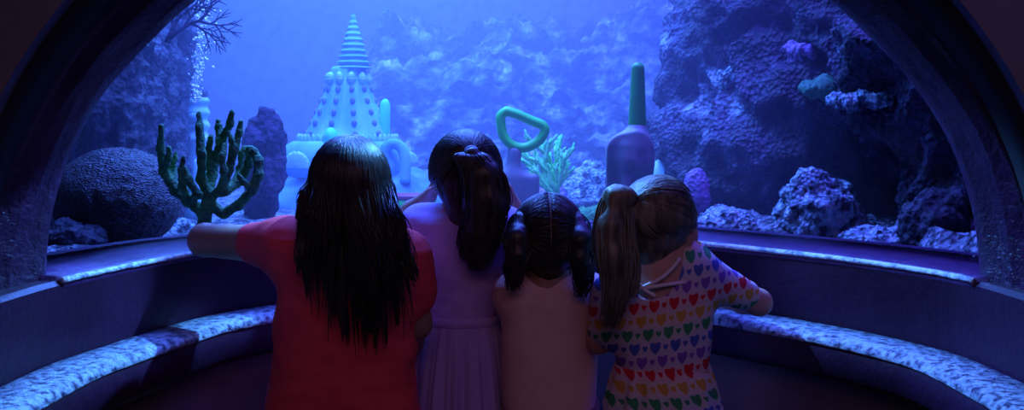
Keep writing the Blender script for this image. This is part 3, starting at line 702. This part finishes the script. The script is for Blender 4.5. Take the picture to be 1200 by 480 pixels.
def make_body(root, g, skin):
    hc = g['head']; R = g['R']; nk = g['neck']; s = g.get('s', 1.); ch = g['chest']; pv = g['pelvis']
    pts = [hc, ch, pv]+[q for arm in g['arms'] for q in arm[:3]]
    P = np.array(pts); lo = P.min(0)-.15; hi = P.max(0)+.15; lo[2] = -.005; hi[2] = hc[2]+.13*s+.01
    Fd = Field(lo, hi, .0052)
    H = lambda x, y, z: hc+R@(np.array([x, y, z])*s)
    RR = R
    Fd.ell(H(0, -.012, .022), np.array([.071, .088, .08])*s, .02, RR)
    Fd.ell(H(0, .022, -.04), np.array([.053, .058, .056])*s, .035, RR)
    Fd.ell(H(0, .046, -.078), np.array([.022, .02, .016])*s, .02, RR)
    for sx in (-1, 1):
        Fd.ell(H(sx*.032, .056, -.035), np.array([.022, .02, .022])*s, .02, RR)
        Fd.ell(H(sx*.071, .0, -.012), np.array([.009, .019, .028])*s, .006, RR@rotz(-sx*.35))
        Fd.ell(H(sx*.029, .079, .003), np.array([.014, .008, .008])*s, .006, RR, mode='sub')
        Fd.ell(H(sx*.029, .066, .003), np.array([.0115, .0115, .0105])*s, .002, RR)
        Fd.cone(H(sx*.014, .078, .02), H(sx*.042, .07, .022), .0045*s, .003*s, .012)
    Fd.cone(H(0, .078, .004), H(0, .092, -.022), .006*s, .0095*s, .01); Fd.ell(H(0, .08, -.054), np.array([.02, .008, .004])*s, .004, RR); Fd.ell(H(0, .079, -.062), np.array([.017, .008, .005])*s, .004, RR)
    Fd.cone(H(0, -.02, -.05), nk, .037*s, .038*s, .03); Fd.cone(nk, ch+(0, 0, .04), .04*s, .05*s, .03)
    # torso
    ax = g.get('axis', np.array([1., 0, 0])); Rt = np.stack([ax, np.cross([0, 0, 1], ax), [0, 0, 1]], 1)
    Fd.ell(ch, np.array([.105, .072, .12])*s, .05, Rt); mid = (ch+pv)/2; Fd.ell(mid, np.array([.092, .066, .12])*s, .05, Rt); Fd.ell(pv, np.array([.102, .078, .09])*s, .05, Rt)
    for (sh, el, wr, hd, nr, curl, th) in g['arms']:
        sh, el, wr = map(np.array, (sh, el, wr))
        Fd.cone(ch+(0, 0, .05), sh, .05*s, .038*s, .04)
        q_ = g.get('ar', 1.); Fd.cone(sh, el, .036*s*q_, .030*s*q_, .02); Fd.cone(el, el*.55+wr*.45, .030*s*q_, .028*s, .012); Fd.cone(el*.55+wr*.45, wr, .028*s, .019*s, .012)
        fingers(Fd, wr, hd, nr, .95*s, curl, th)
    fl = 0.0
    for sx in (-1, 1):
        hip = pv+Rt@np.array([sx*.052, 0, -.03])*s; kn = np.array([hip[0]+sx*.004, hip[1]+.005, (hip[2])*.53]); an = np.array([kn[0]+sx*.004, kn[1]-.012, .07])
        Fd.cone(hip, kn, .062*s, .042*s, .03); Fd.cone(kn, kn*.6+an*.4-(0, .01, 0), .042*s, .042*s, .02); Fd.cone(kn*.6+an*.4-(0, .01, 0), an, .042*s, .027*s, .02)
        Fd.cone(an-(0, .01, .035), an+(0, .09, -.045), .026*s, .02*s, .02)
        g.setdefault('ankles', []).append(an)
    V, Q = Fd.mesh(); V = relax(V, Q, 1, .4)
    obj('body', V, Q, skin, root)
    for an in g['ankles']:
        f2 = Field(an+(-.06, -.07, -.075), an+(.06, .17, .03), .006)
        f2.ell(an+(0, -.0, -.03), (.038, .05, .042), .02); f2.ell(an+(0, .075, -.045), (.038, .065, .03), .03)
        f2.cut(lambda P: .002-P[..., 2]); V, Q = f2.mesh(); obj('shoe', V, Q, M['shoe'], root)

def cloth(root, name, m_, g, sleeves, top, bot, width, depth, ax=None, k=.05, h=.0055, fold=.006, ff=9., stretch=(1, 1, .5), cuts=(), seed=0., uv=None, flare=1., rel=1):
    """a garment round the torso: width/depth = list of (z, halfwidth, halfdepth, xshift, yshift)"""
    s = g.get('s', 1.)
    P = np.array([g['chest'], g['pelvis']]+[q for a in sleeves for q in a[:2]]); lo = P.min(0)-.2; hi = P.max(0)+.2
    lo[2] = bot-.02; hi[2] = top+.12
    Fd = Field(lo, hi, h)
    sl, PP = Fd.sl(lo, hi, 0)
    zs = np.array([q[0] for q in width])[::-1]
    itp = lambda j: np.interp(PP[..., 2], zs, np.array([q[j] for q in width])[::-1])
    hw, hd, cx, cy = itp(1), itp(2), itp(3), itp(4)
    X = PP[..., 0]-cx; Y = PP[..., 1]-cy
    if ax is not None:
        X, Y = X*ax[0]+Y*ax[1], -X*ax[1]+Y*ax[0]
    pw = 2.4
    r = (np.abs(X/hw)**pw+np.abs(Y/hd)**pw)**(1/pw)
    D = (r-1)*np.minimum(hw, hd)
    D = np.maximum(D, PP[..., 2]-top-.0)
    D = np.maximum(D, bot-PP[..., 2])
    Fd.F = np.minimum(Fd.F, D.astype(np.float32))
    for (a, b, ra, rb) in sleeves: Fd.cone(a, b, ra, rb, k)
    for c in cuts: Fd.cut(c)
    V, Q = Fd.mesh(); V = relax(V, Q, rel, .5); Nn = vnormals(V, Q)
    D = fold*fbm((V+seed)*np.array(stretch), ff, 3)
    V = V+Nn*D[:, None]
    o = obj(name, V, Q, m_, root)
    return o, V, Q
def add_uv(o, fn):
    me = o.data; uv = me.uv_layers.new(name='print'); off_ = np.array(o['_o'])
    co = np.empty(len(me.vertices)*3); me.vertices.foreach_get('co', co); co = co.reshape(-1, 3)+off_
    li = np.empty(len(me.loops), int); me.loops.foreach_get('vertex_index', li)
    uv.data.foreach_set('uv', fn(co)[li].ravel())

def strand(mb, pts, r, n=4):
    pts = np.asarray(pts); m_ = len(pts); rs = r*np.minimum(1, np.minimum(np.linspace(.7, 3, m_), np.linspace(4, .25, m_)))
    mb.tube(pts, rs, n, flat=.6)
def rnd(s): return np.array([random.gauss(0, s), random.gauss(0, s), random.gauss(0, s)])

def cap(Fd, g, rad=(.0805, .0975, .0915), c=(0, -.014, .016), face=True, low=-.02):
    s = g.get('s', 1.); R = g['R']; hc = g['head']
    Fd.ell(hc+R@(np.array(c)*s), np.array(rad)*s, .01, R)
    if face:
        Fd.ell(hc+R@(np.array([0, .105, -.035])*s), np.array([.078, .085, .088])*s, .01, R, mode='sub')
def esurf(g, a, p, rad=(.084, .101, .095), c=(0, -.014, .016), k=1.):
    """point on the hair ellipsoid, azimuth a from straight back, p down from the crown"""
    s = g.get('s', 1.); d = np.array([math.sin(a)*math.sin(p), -math.cos(a)*math.sin(p), math.cos(p)])
    return g['head']+g['R']@((np.array(c)+d*np.array(rad)*k)*s)
def slick(mb, g, tie_a, tie_p, n, amax=2.3, pmax=1.9, r=.0017, part=False, side=0, k=1.012):
    """strands combed over the head to the tie point"""
    dt = np.array([math.sin(tie_a)*math.sin(tie_p), -math.cos(tie_a)*math.sin(tie_p), math.cos(tie_p)])
    for i in range(n):
        for _ in range(50):
            v = rnd(1); v /= np.linalg.norm(v)
            if v[2] < math.cos(pmax): continue
            if v[1] > .42 and v[2] < .5: continue
            if part and v[0]*side < .0: continue
            break
        if part and random.random() < .4: v[0] = side*.015; v /= np.linalg.norm(v)
        om = math.acos(max(-1, min(1, v@dt)))
        if om < .05: continue
        pts = []
        for q in np.linspace(0, 1, 9):
            w = (math.sin((1-q)*om)*v+math.sin(q*om)*dt)/math.sin(om)
            w = w/np.linalg.norm(w)
            kk = k+random.uniform(0, .012)+.02*q
            pts.append(g['head']+g['R']@((np.array([0, -.014, .016])+w*np.array([.084, .101, .095])*kk)*g.get('s', 1.)))
        strand(mb, pts, r*random.uniform(.7, 1.3))
    return g['head']+g['R']@((np.array([0, -.014, .016])+dt*np.array([.084, .101, .095])*1.05)*g.get('s', 1.))
def tail(mb, way, rad, n, r=.0018, wave=.004, wf=3., loose=.1):
    way = catmull(way, 6); m_ = len(way); rr = np.interp(np.linspace(0, 1, m_), np.linspace(0, 1, len(rad)), rad)
    for i in range(n):
        a = random.uniform(0, 2*PI); q = math.sqrt(random.random())*random.choice([1, 1, 1, 1.0+loose]); ph = random.uniform(0, 6); e = random.uniform(.78, 1)
        mm = max(6, int(m_*e)); tw = random.uniform(-.8, .8)
        t_ = np.linspace(0, 1, mm)
        o_ = np.stack([np.cos(a+tw*t_), np.sin(a+tw*t_)*.7, 0*t_], 1)*(q*rr[:mm])[:, None]
        w_ = np.stack([np.sin(ph+t_*wf*2*PI), np.cos(ph+t_*wf*2*PI)*.6, 0*t_], 1)*(wave*t_)[:, None]
        strand(mb, way[:mm]+o_+w_, r*random.uniform(.7, 1.4))
def field_mesh_into(mb, Fd, amp=.002):
    V, Q = Fd.mesh(); Nn = vnormals(V, Q); V = V+Nn*(amp*perlin(V*np.array([90, 90, 6])))[:, None]; mb.raw(V, Q)
def rows(d, L_):
    """(y px, xl, xr, half depth, shift in depth) -> world rows"""
    k = d/F_PX
    return [(EYE-(y-HOR)*k, (xr-xl)/2*k, hd, ((xl+xr)/2-600)*k, d+sy) for y, xl, xr, hd, sy in L_]
def skirt(root, name, m_, cx, cy, z0, z1, w0, w1, d0_, d1_, nf=16, amp=.02, n=160, th=.004, sag=1., phase=0.):
    G = []
    for q in np.linspace(0, 1, 26):
        a = np.arange(n)*2*PI/n; e = q**sag
        w_ = w0+(w1-w0)*e; dd = d0_+(d1_-d0_)*e
        rp = 1+amp*q**.6/max(w_, .01)*(np.sin(a*nf+phase+.6*np.sin(a*3))+.5*np.sin(a*(nf*1.7)//1+1.3+q))
        G.append(np.stack([cx+np.cos(a)*w_*rp, cy+np.sin(a)*dd*rp, np.full(n, z0+(z1-z0)*q)+.004*np.sin(a*nf)*q], 1))
    mb = MB(); mb.grid(np.array(G), closed_v=True); o = mb.build(name, m_, root)
    s_ = o.modifiers.new('t', 'SOLIDIFY'); s_.thickness = th; s_.offset = -1
    return o

# ---- girl in the red shirt
d = 2.12; A_ = lambda x, y, q=0: at(x, y, d+q)
g = dict(head=A_(411, 221), R=rotz(.05), neck=A_(410, 279), chest=A_(408, 330), pelvis=A_(404, 478), s=1.0, ar=1.22)
g['arms'] = [(A_(336, 288), at(240, 281, 2.235), at(296, 272, 2.45), (1, .25, -.05), (0, 0, -1), .25, 1),
             (A_(472, 296), A_(486, 378, .01), at(476, 424, 2.25), (-.1, .5, -.8), (-1, 0, 0), .5, 1)]
t = thing('person', 'girl with long straight black hair in a red t-shirt, elbow on the sill', 'person', (g['pelvis'][0], d, 0))
make_body(t, g, M['skin_tan'])
sl = [(A_(368, 284), A_(336, 287), .046, .05), (A_(336, 287), at(298, 285, 2.16), .051, .044), (A_(450, 290), A_(474, 300), .045, .047), (A_(474, 300), A_(483, 342, .01), .047, .046)]
WR = rows(d, [(258, 392, 430, .045, 0), (266, 372, 452, .055, 0), (276, 354, 468, .068, 0), (290, 338, 480, .08, 0), (320, 328, 486, .092, 0), (360, 322, 486, .1, 0), (430, 318, 488, .108, 0), (480, 315, 492, .114, 0), (560, 312, 494, .118, 0)])
cloth(t, 't_shirt', M['red'], g, sl, A_(0, 262)[2], A_(0, 540)[2], WR, None, fold=.009, ff=6., stretch=(.8, 1, 1.6), rel=2,
      cuts=[lambda P: (.5-P[..., 2]) ])
skirt(t, 'shorts', M['denim'], g['pelvis'][0], d, .6, .38, .125, .15, .1, .12, nf=5, amp=.004)
mb = MB(); P = g['pelvis']
Fd = Field(g['head']-(.2, .2, .5), g['head']+(.25, .2, .13), .0055); cap(Fd, g, (.083, .099, .0945))
Fd.ell(A_(411, 250, -.045), (.085, .056, .11), .03); Fd.ell(A_(422, 292, -.085), (.066, .026, .10), .04); Fd.ell(A_(436, 335, -.102), (.036, .016, .10), .04)
Fd.cone(A_(370, 225, -.0), A_(368, 268, -.03), .02, .022, .03); Fd.cone(A_(453, 225, -.0), A_(458, 268, -.03), .02, .022, .03)
field_mesh_into(mb, Fd)
for i in range(1000):
    a = random.uniform(-2.0, 2.0); a = a if random.random() < .8 else random.uniform(-.9, .9)
    pts = []; p0 = .12
    for p in np.linspace(p0, 1.45, 8):
        q = esurf(g, a, p, (.087, .104, .1), k=1.0+random.uniform(-.005, .018)); pts.append(q)
    # the parting sits on the midline
    q = pts[-1]; ln = random.triangular(.1, .33, .15)-.04*abs(a)+(.05 if a > -.2 else 0)
    tx = q[0]+(.030 if a > -.1 else (-.004))*random.uniform(.4, 1.7)+random.gauss(0, .004); ty = min(q[1], d-.118-random.uniform(0, .018))
    if a > 1.0: tx += random.uniform(0, .018)
    if a < -.9: ty = d-.09; tx = q[0]-random.uniform(-.01, .012); ln *= .8
    for u in np.linspace(.1, 1, 10):
        e = u*u*(3-2*u)
        pts.append(np.array([q[0]+(tx-q[0])*e, q[1]+(ty-q[1])*min(1, e*1.5), q[2]-ln*u*1.0])+np.array([.003*math.sin(u*7+a*9), 0, 0]))
    strand(mb, pts, .0019*random.uniform(.6, 1.3))
for x0, x1, y1 in [(352, 349, 318), (356, 360, 345), (372, 392, 372), (385, 402, 395), (398, 408, 402), (470, 486, 338), (476, 490, 330), (458, 466, 380), (446, 452, 405), (435, 440, 412), (425, 428, 405)]:
    for i in range(16):
        o_ = random.gauss(0, 2.4); P0 = A_(np.clip(x0, 366, 456)+o_, 235, -.03); P1 = A_(x0+o_, 290, -.115); P2 = A_(x1+o_*.5, y1+random.uniform(-14, 6), -.128)
        strand(mb, catmull([P0, (P0+P1)/2+(0, -.012, 0), P1, (P1+P2)/2+(random.gauss(0, .002), -.004, 0), P2], 4), .0018)
mb.build('hair', M['hair_black'], t)

# ---- ponytailed girl in the lilac dress
d = 2.30; A_ = lambda x, y, q=0: at(x, y, d+q)
g = dict(head=A_(547, 208), R=rotz(-.12)@rotx(-.05), neck=A_(546, 258), chest=A_(543, 305), pelvis=A_(541, 410), s=1.)
g['arms'] = [(A_(494, 272), at(468, 262, 2.50), at(503, 230, 2.43), (.45, -.22, .8), (.9, -.3, 0), .4, -1),
             (A_(594, 272), at(604, 262, 2.50), at(592, 222, 2.42), (-.4, -.2, .8), (-.9, -.3, 0), .4, 1)]
t = thing('person', 'girl with a dark ponytail and lilac tulle dress, hands cupped by her face', 'person', (g['pelvis'][0], d, 0))
make_body(t, g, M['skin'])
sl = [(A_(520, 268), A_(496, 266, .01), .042, .042), (A_(496, 266, .01), at(484, 266, 2.38), .043, .036), (A_(572, 268), A_(594, 268, .01), .042, .04), (A_(594, 268, .01), at(601, 266, 2.37), .041, .034)]
WR = rows(d, [(246, 520, 572, .045, 0), (254, 502, 588, .062, 0), (264, 490, 598, .074, 0), (290, 484, 600, .084, 0), (330, 488, 596, .084, 0), (368, 493, 590, .08, 0), (384, 492, 591, .08, 0)])
cloth(t, 'dress_bodice', M['lilac'], g, sl, A_(0, 248)[2], A_(0, 382)[2], WR, None, fold=.006, ff=9., stretch=(.6, 1, 1.6), rel=2)
kx = d/F_PX
skirt(t, 'underskirt', M['lilac'], ((541)-600)*kx, d, A_(0, 372)[2], A_(0, 590)[2], .095, .135, .078, .125, nf=11, amp=.008)
skirt(t, 'tulle_skirt', M['tulle'], ((541)-600)*kx, d, A_(0, 371)[2], A_(0, 570)[2], .1, .172, .084, .16, nf=19, amp=.011, n=240, th=.0015, sag=.75, phase=1)
skirt(t, 'tulle_skirt', M['tulle'], ((541)-600)*kx, d, A_(0, 371)[2], A_(0, 585)[2], .098, .16, .082, .148, nf=14, amp=.012, n=240, th=.0015, sag=.7)
mb = MB(); G = []
for z_, rr in [(A_(0, 377)[2], .0), (A_(0, 375.5)[2], .004), (A_(0, 366.5)[2], .004), (A_(0, 365)[2], .0)]:
    a = np.arange(60)*2*PI/60; G.append(np.stack([(541-600)*kx+np.cos(a)*(.1015+rr), d+np.sin(a)*(.0865+rr), np.full(60, z_)], 1))
mb.grid(np.array(G), closed_v=True); mb.build('waist_sash', M['lilac'], t)
mb = MB(); Fd = Field(g['head']-(.16, .2, .3), g['head']+(.16, .16, .13), .005); cap(Fd, g)
Fd.cone(g['head']+g['R']@np.array([0, -.05, -.05]), g['head']+g['R']@np.array([0, -.045, -.085]), .045, .035, .02)
tie = slick(mb, g, .34, 1.12, 900, r=.0018)
way = [tie, tie+(.004, -.03, -.01), A_(566, 205, -.135), A_(571, 235, -.135), A_(566, 265, -.13), A_(563, 292, -.125), A_(560, 322, -.12)]
Fd.chain(way[1:-1], [.02, .036, .042, .038, .026], .02); field_mesh_into(mb, Fd)
tail(mb, way, [.008, .038, .048, .05, .045, .035, .018], 620, wave=.006, wf=2.5)
tail(mb, [tie, A_(560, 210, -.125), A_(552, 250, -.12), A_(545, 290, -.11), A_(548, 308, -.11)], [.006, .02, .02, .014, .006], 90, wave=.006)
hd = mb.build('hair', M['hair_brown'], t)
mb = MB(); aa = np.linspace(0, 2*PI, 25)[:-1]; c = tie+(.001, -.008, .0)
G = []
for q in range(10):
    b_ = q*2*PI/10; G.append(np.stack([c[0]+np.cos(aa)*(.012+.004*math.cos(b_)), c[1]+.004*math.sin(b_)+0*aa+np.sin(aa)*.004, c[2]+np.sin(aa)*(.009+.004*math.cos(b_))], 1))
mb.grid(np.array(G), closed_u=True, closed_v=True); mb.build('hair_tie', M['tie'], hd)

# ---- small girl with two bunches in the peach shirt
d = 2.20; A_ = lambda x, y, q=0: at(x, y, d+q)
g = dict(head=A_(642, 282), R=rotz(.03)@rotx(-.06), neck=A_(643, 330), chest=A_(644, 372), pelvis=A_(645, 470), s=.96)
g['arms'] = [(A_(604, 347), at(604, 340, 2.40), at(626, 280, 2.60), (.1, .7, .25), (0, 0, -1), .2, 1),
             (A_(686, 347), at(682, 338, 2.40), at(660, 280, 2.60), (-.1, .7, .25), (0, 0, -1), .2, -1)]
t = thing('person', 'smallest girl with two dark low bunches and a plain peach shirt', 'person', (g['pelvis'][0], d, 0))
make_body(t, g, M['skin_tan'])
sl = [(A_(625, 340), A_(605, 343), .036, .038), (A_(605, 343), at(603, 343, 2.28), .039, .036), (A_(663, 340), A_(685, 343), .036, .038), (A_(685, 343), at(684, 343, 2.28), .039, .036)]
WR = rows(d, [(314, 625, 662, .04, 0), (322, 610, 680, .055, 0), (332, 595, 694, .068, 0), (350, 587, 702, .078, 0), (400, 586, 702, .088, 0), (440, 588, 700, .092, 0), (472, 591, 698, .096, 0), (480, 591, 698, .096, 0)])
cloth(t, 'peach_shirt', M['peach'], g, sl, A_(0, 318)[2], A_(0, 474)[2], WR, None, fold=.006, ff=6., stretch=(1, 1, .5), rel=2)
kx = d/F_PX
skirt(t, 'printed_skirt', M['floral'], (645-600)*kx, d, A_(0, 466)[2], A_(0, 580)[2], .098, .14, .088, .125, nf=12, amp=.008)
mb = MB(); Fd = Field(g['head']-(.16, .2, .25), g['head']+(.16, .16, .13), .005); cap(Fd, g, (.080, .096, .090))
Fd.cone(g['head']+g['R']@np.array([0, -.05, -.03]), g['head']+g['R']@np.array([0, -.035, -.055]), .05, .036, .02)
tl = slick(mb, g, -1.12, 1.42, 420, r=.0018, part=True, side=-1, pmax=2.3); tr_ = slick(mb, g, 1.12, 1.42, 420, r=.0018, part=True, side=1, pmax=2.3)
wl = [tl, A_(609, 263, -.05), A_(606, 280, -.085), A_(606, 300, -.10), A_(603, 322, -.10), A_(602, 344, -.095)]
wr_ = [tr_, A_(676, 263, -.05), A_(680, 282, -.085), A_(681, 304, -.10), A_(683, 328, -.10), A_(681, 352, -.095)]
for wy in (wl, wr_): Fd.chain(wy[:-1], [.016, .024, .026, .02, .012], .015)
field_mesh_into(mb, Fd)
for wy in (wl, wr_): tail(mb, wy, [.01, .026, .03, .024, .018, .01], 260, wave=.008, wf=2.2)
hr = mb.build('hair', M['hair_black'], t)
mb = MB(); mb.tube([esurf(g, 0, p, k=1.022) for p in np.linspace(.05, 1.75, 14)], .0009, 6, flat=.5); mb.build('parting', M['skin_tan'], hr)
for cc_, sgn in ((tl, -1), (tr_, 1)):
    mb = MB(); G = []
    for q in range(8):
        b_ = q*2*PI/8; rr = .017+.005*math.cos(b_)
        G.append(np.stack([cc_[0]+sgn*(.004+.005*math.sin(b_))+0*aa, cc_[1]-.008+np.cos(aa)*rr, cc_[2]-.004+np.sin(aa)*rr], 1))
    mb.grid(np.array(G), closed_u=True, closed_v=True); mb.build('hair_tie', M['tie_dark'], hr)

# ---- blond girl in the rainbow heart dress
d = 2.10; A_ = lambda x, y, q=0: at(x, y, d+q)
g = dict(head=A_(776, 262, .01), R=rotz(-.72)@rotx(.12), neck=A_(770, 304), chest=A_(775, 350), pelvis=A_(776, 462), s=.95)
g['arms'] = [(A_(720, 346), A_(703, 398, .03), at(716, 372, 2.27), (.4, .5, .3), (0, -.2, -1), .4, 1),
             (A_(812, 318), at(889, 354, 2.17), at(850, 352, 2.30), (-.7, .5, .1), (0, 0, -1), .4, -1)]
t = thing('person', 'girl with a dark blond ponytail in a white dress of rainbow hearts', 'person', (g['pelvis'][0], d, 0))
make_body(t, g, M['skin'])
kx = d/F_PX
sl = [(A_(742, 340), A_(721, 346), .036, .04), (A_(721, 346), A_(706, 386, .02), .04, .036),
      (A_(792, 320), A_(812, 318), .038, .041), (A_(812, 318), at(874, 345, 2.155), .039, .033)]
WR = rows(d, [(286, 782, 818, .03, .0), (298, 768, 824, .05, 0), (312, 742, 828, .066, 0), (328, 722, 834, .076, 0), (345, 718, 838, .08, 0), (385, 720, 836, .082, 0), (424, 724, 832, .08, 0), (436, 724, 832, .08, 0)])
o, V, Q = cloth(t, 'dress_bodice', M['hearts'], g, sl, A_(0, 288)[2], A_(0, 432)[2], WR, None, fold=.006, ff=9., rel=1,
    cuts=[lambda P: -(np.linalg.norm((P-A_(764, 300, -.07))/np.array([.062, .085, .088]), axis=-1)-1)*.06])
hx = 776
def uvf(P):
    a = np.arctan2(P[:, 0]-(hx-600)*kx, -(P[:, 1]-d)); arm = np.abs(P[:, 0]-(hx-600)*kx) > .125
    u = np.where(arm, P[:, 0], np.sin(np.clip(a, -1.5, 1.5))*0+(P[:, 0]))
    return np.stack([u+.004, P[:, 2]-.17*(P[:, 0]-(hx-600)*kx)-.008], 1)
add_uv(o, uvf)
o = skirt(t, 'dress_skirt', M['hearts'], (hx-600)*kx, d, A_(0, 425)[2], A_(0, 590)[2], .101, .165, .084, .15, nf=13, amp=.0075, n=220, sag=.8)
add_uv(o, lambda P: np.stack([P[:, 0]*(1-.25*np.clip((A_(0, 425)[2]-P[:, 2])/.2, 0, 1))+.004, P[:, 2]-.06*(P[:, 0]-(hx-600)*kx)-.008], 1))
for pts in ([(733, 297), (741, 318), (753, 337), (768, 347)], [(797, 302), (788, 314), (774, 326), (752, 337), (738, 344)], [(752, 338), (776, 334), (806, 330)]):
    mb = MB(); P = [A_(x, y, -.088+.02*abs(x-768)/35) for x, y in pts]
    mb.tube(catmull(P, 5), .0042, 6); mb.build('back_strap', M['white_strap'], t)
mb = MB(); Fd = Field(g['head']-(.2, .2, .28), g['head']+(.16, .16, .13), .005); cap(Fd, g)
Fd.cone(g['head']+g['R']@np.array([0, -.055, -.03]), g['head']+g['R']@np.array([0, -.05, -.06]), .05, .04, .02)
tie = slick(mb, g, -.12, .98, 950, r=.0018)
way = [tie, tie+(-.012, -.012, .008), A_(722, 232, -.07), A_(716, 265, -.085), A_(718, 300, -.10), A_(722, 330, -.10), A_(718, 362, -.10), A_(712, 388, -.095)]
Fd.chain(way[:-2], [.012, .018, .026, .028, .025, .016], .015); field_mesh_into(mb, Fd)
tail(mb, way, [.008, .022, .03, .034, .034, .03, .022, .012], 560, wave=.005, wf=1.8)
tail(mb, [tie, A_(733, 250, -.09), A_(738, 290, -.10), A_(742, 330, -.10), A_(738, 352, -.10)], [.006, .014, .014, .012, .006], 90, wave=.005)
hb = mb.build('hair', M['hair_blond'], t)
mb = MB(); G = []
for q in range(10):
    b_ = q*2*PI/10; rr = .0135+.005*math.cos(b_); v = (way[1]-tie); v /= np.linalg.norm(v); U = np.cross(v, (0, 0, 1)); U /= np.linalg.norm(U); W_ = np.cross(v, U)
    G.append(tie+v*.004+np.cos(aa)[:, None]*U*rr+np.sin(aa)[:, None]*W_*rr+v*.005*math.sin(b_))
mb.grid(np.array(G), closed_u=True, closed_v=True); mb.build('hair_tie', M['tie_dark'], hb)

# ------------------------------------------------------------------ light
def area(name, loc, rot, sx, sy, power, color, spread=180):
    l = bpy.data.lights.new(name, 'AREA'); l.shape = 'RECTANGLE'; l.size = sx; l.size_y = sy; l.energy = power; l.color = color
    l.spread = math.radians(spread)
    o = bpy.data.objects.new(name, l); col.objects.link(o); o.location = loc; o.rotation_euler = rot; return o
BL = (.06, .15, 1.)
area('tank_lamp_or_rim', (-.75, 5.2, 3.12), (0, 0, 0), 2.0, 2.6, 440, (.06, .195, 1.))
area('tank_lamp_or_rim', (1.1, 6.6, 3.12), (0, 0, 0), 2.6, 2.4, 170, (.065, .07, 1.))
area('tank_lamp_or_rim', (-.35, 3.35, 3.05), (math.radians(12), 0, 0), 1.7, .5, 105, (.06, .155, 1.), 110)
area('tank_lamp_or_rim', (1.15, 2.8, 2.75), (math.radians(16), 0, 0), 1.0, .3, 27, (.1, .05, 1.), 130)
area('tank_lamp_or_rim', (-.1, 3.0, 2.75), (math.radians(-24), 0, 0), 1.2, .1, 24, (.06, .15, 1.), 120)  # added rim light on the girls' heads, not a separate tank lamp
def spot(name, loc, tgt, power, color, ang=20, blend=.6, rad=.03):
    l = bpy.data.lights.new(name, 'SPOT'); l.energy = power; l.color = color; l.spot_size = math.radians(ang); l.spot_blend = blend; l.shadow_soft_size = rad
    o = bpy.data.objects.new(name, l); col.objects.link(o); o.location = loc
    v = Vector(tgt)-Vector(loc); o.rotation_euler = v.to_track_quat('-Z', 'Y').to_euler(); return o
# weak room light behind the camera
area('room_lamp', (.2, -.2, 2.6), (math.radians(48), 0, 0), 2.6, 1.0, 8.2, (1., .45, .5))
area('room_lamp', (.8, .45, 2.6), (math.radians(34), 0, 0), 1.6, .8, 4.2, (.26, .2, 1.))
# narrow spots added above the glass to brighten the stone ledge, no known fixtures
spot('added_ledge_spot', (.75, 2.93, 2.75), (-.81, 1.79, LEDGE), 900, (.1, .42, 1.), 13, .25, .02)
spot('added_ledge_spot', (.6, 2.95, 2.75), (-.66, 2.22, LEDGE), 700, (.1, .42, 1.), 4.5, .25, .02)
spot('added_ledge_spot', (-.75, 2.93, 2.75), (.79, 1.84, LEDGE), 620, (.1, .36, 1.), 20, .5, .02)

wd = bpy.data.worlds.new('w'); scn.world = wd; wd.use_nodes = True
wd.node_tree.nodes['Background'].inputs[0].default_value = (.0045, .0035, .008, 1)

cam = bpy.data.cameras.new('camera'); co = bpy.data.objects.new('camera', cam); col.objects.link(co); scn.camera = co
co.location = (0, 0, EYE); co.rotation_euler = (PI/2, 0, 0)
cam.sensor_width = 36; cam.lens = 36*F_PX/1200; cam.shift_y = -(240-HOR)/1200; cam.clip_start = .05; cam.clip_end = 60
for o in list(scn.objects):
    if '_o' in o: del o['_o']
vs = scn.view_settings; scn.display_settings.display_device = 'sRGB'
vs.view_transform = 'Standard'; vs.look = 'None'; vs.gamma = 1; vs.exposure = 0; vs.use_curve_mapping = False
cy = scn.cycles
cy.use_denoising = True; cy.max_bounces = 6; cy.diffuse_bounces = 3; cy.glossy_bounces = 2; cy.transparent_max_bounces = 16
cy.volume_bounces = 0; cy.sample_clamp_indirect = 3; cy.caustics_reflective = False; cy.caustics_refractive = False
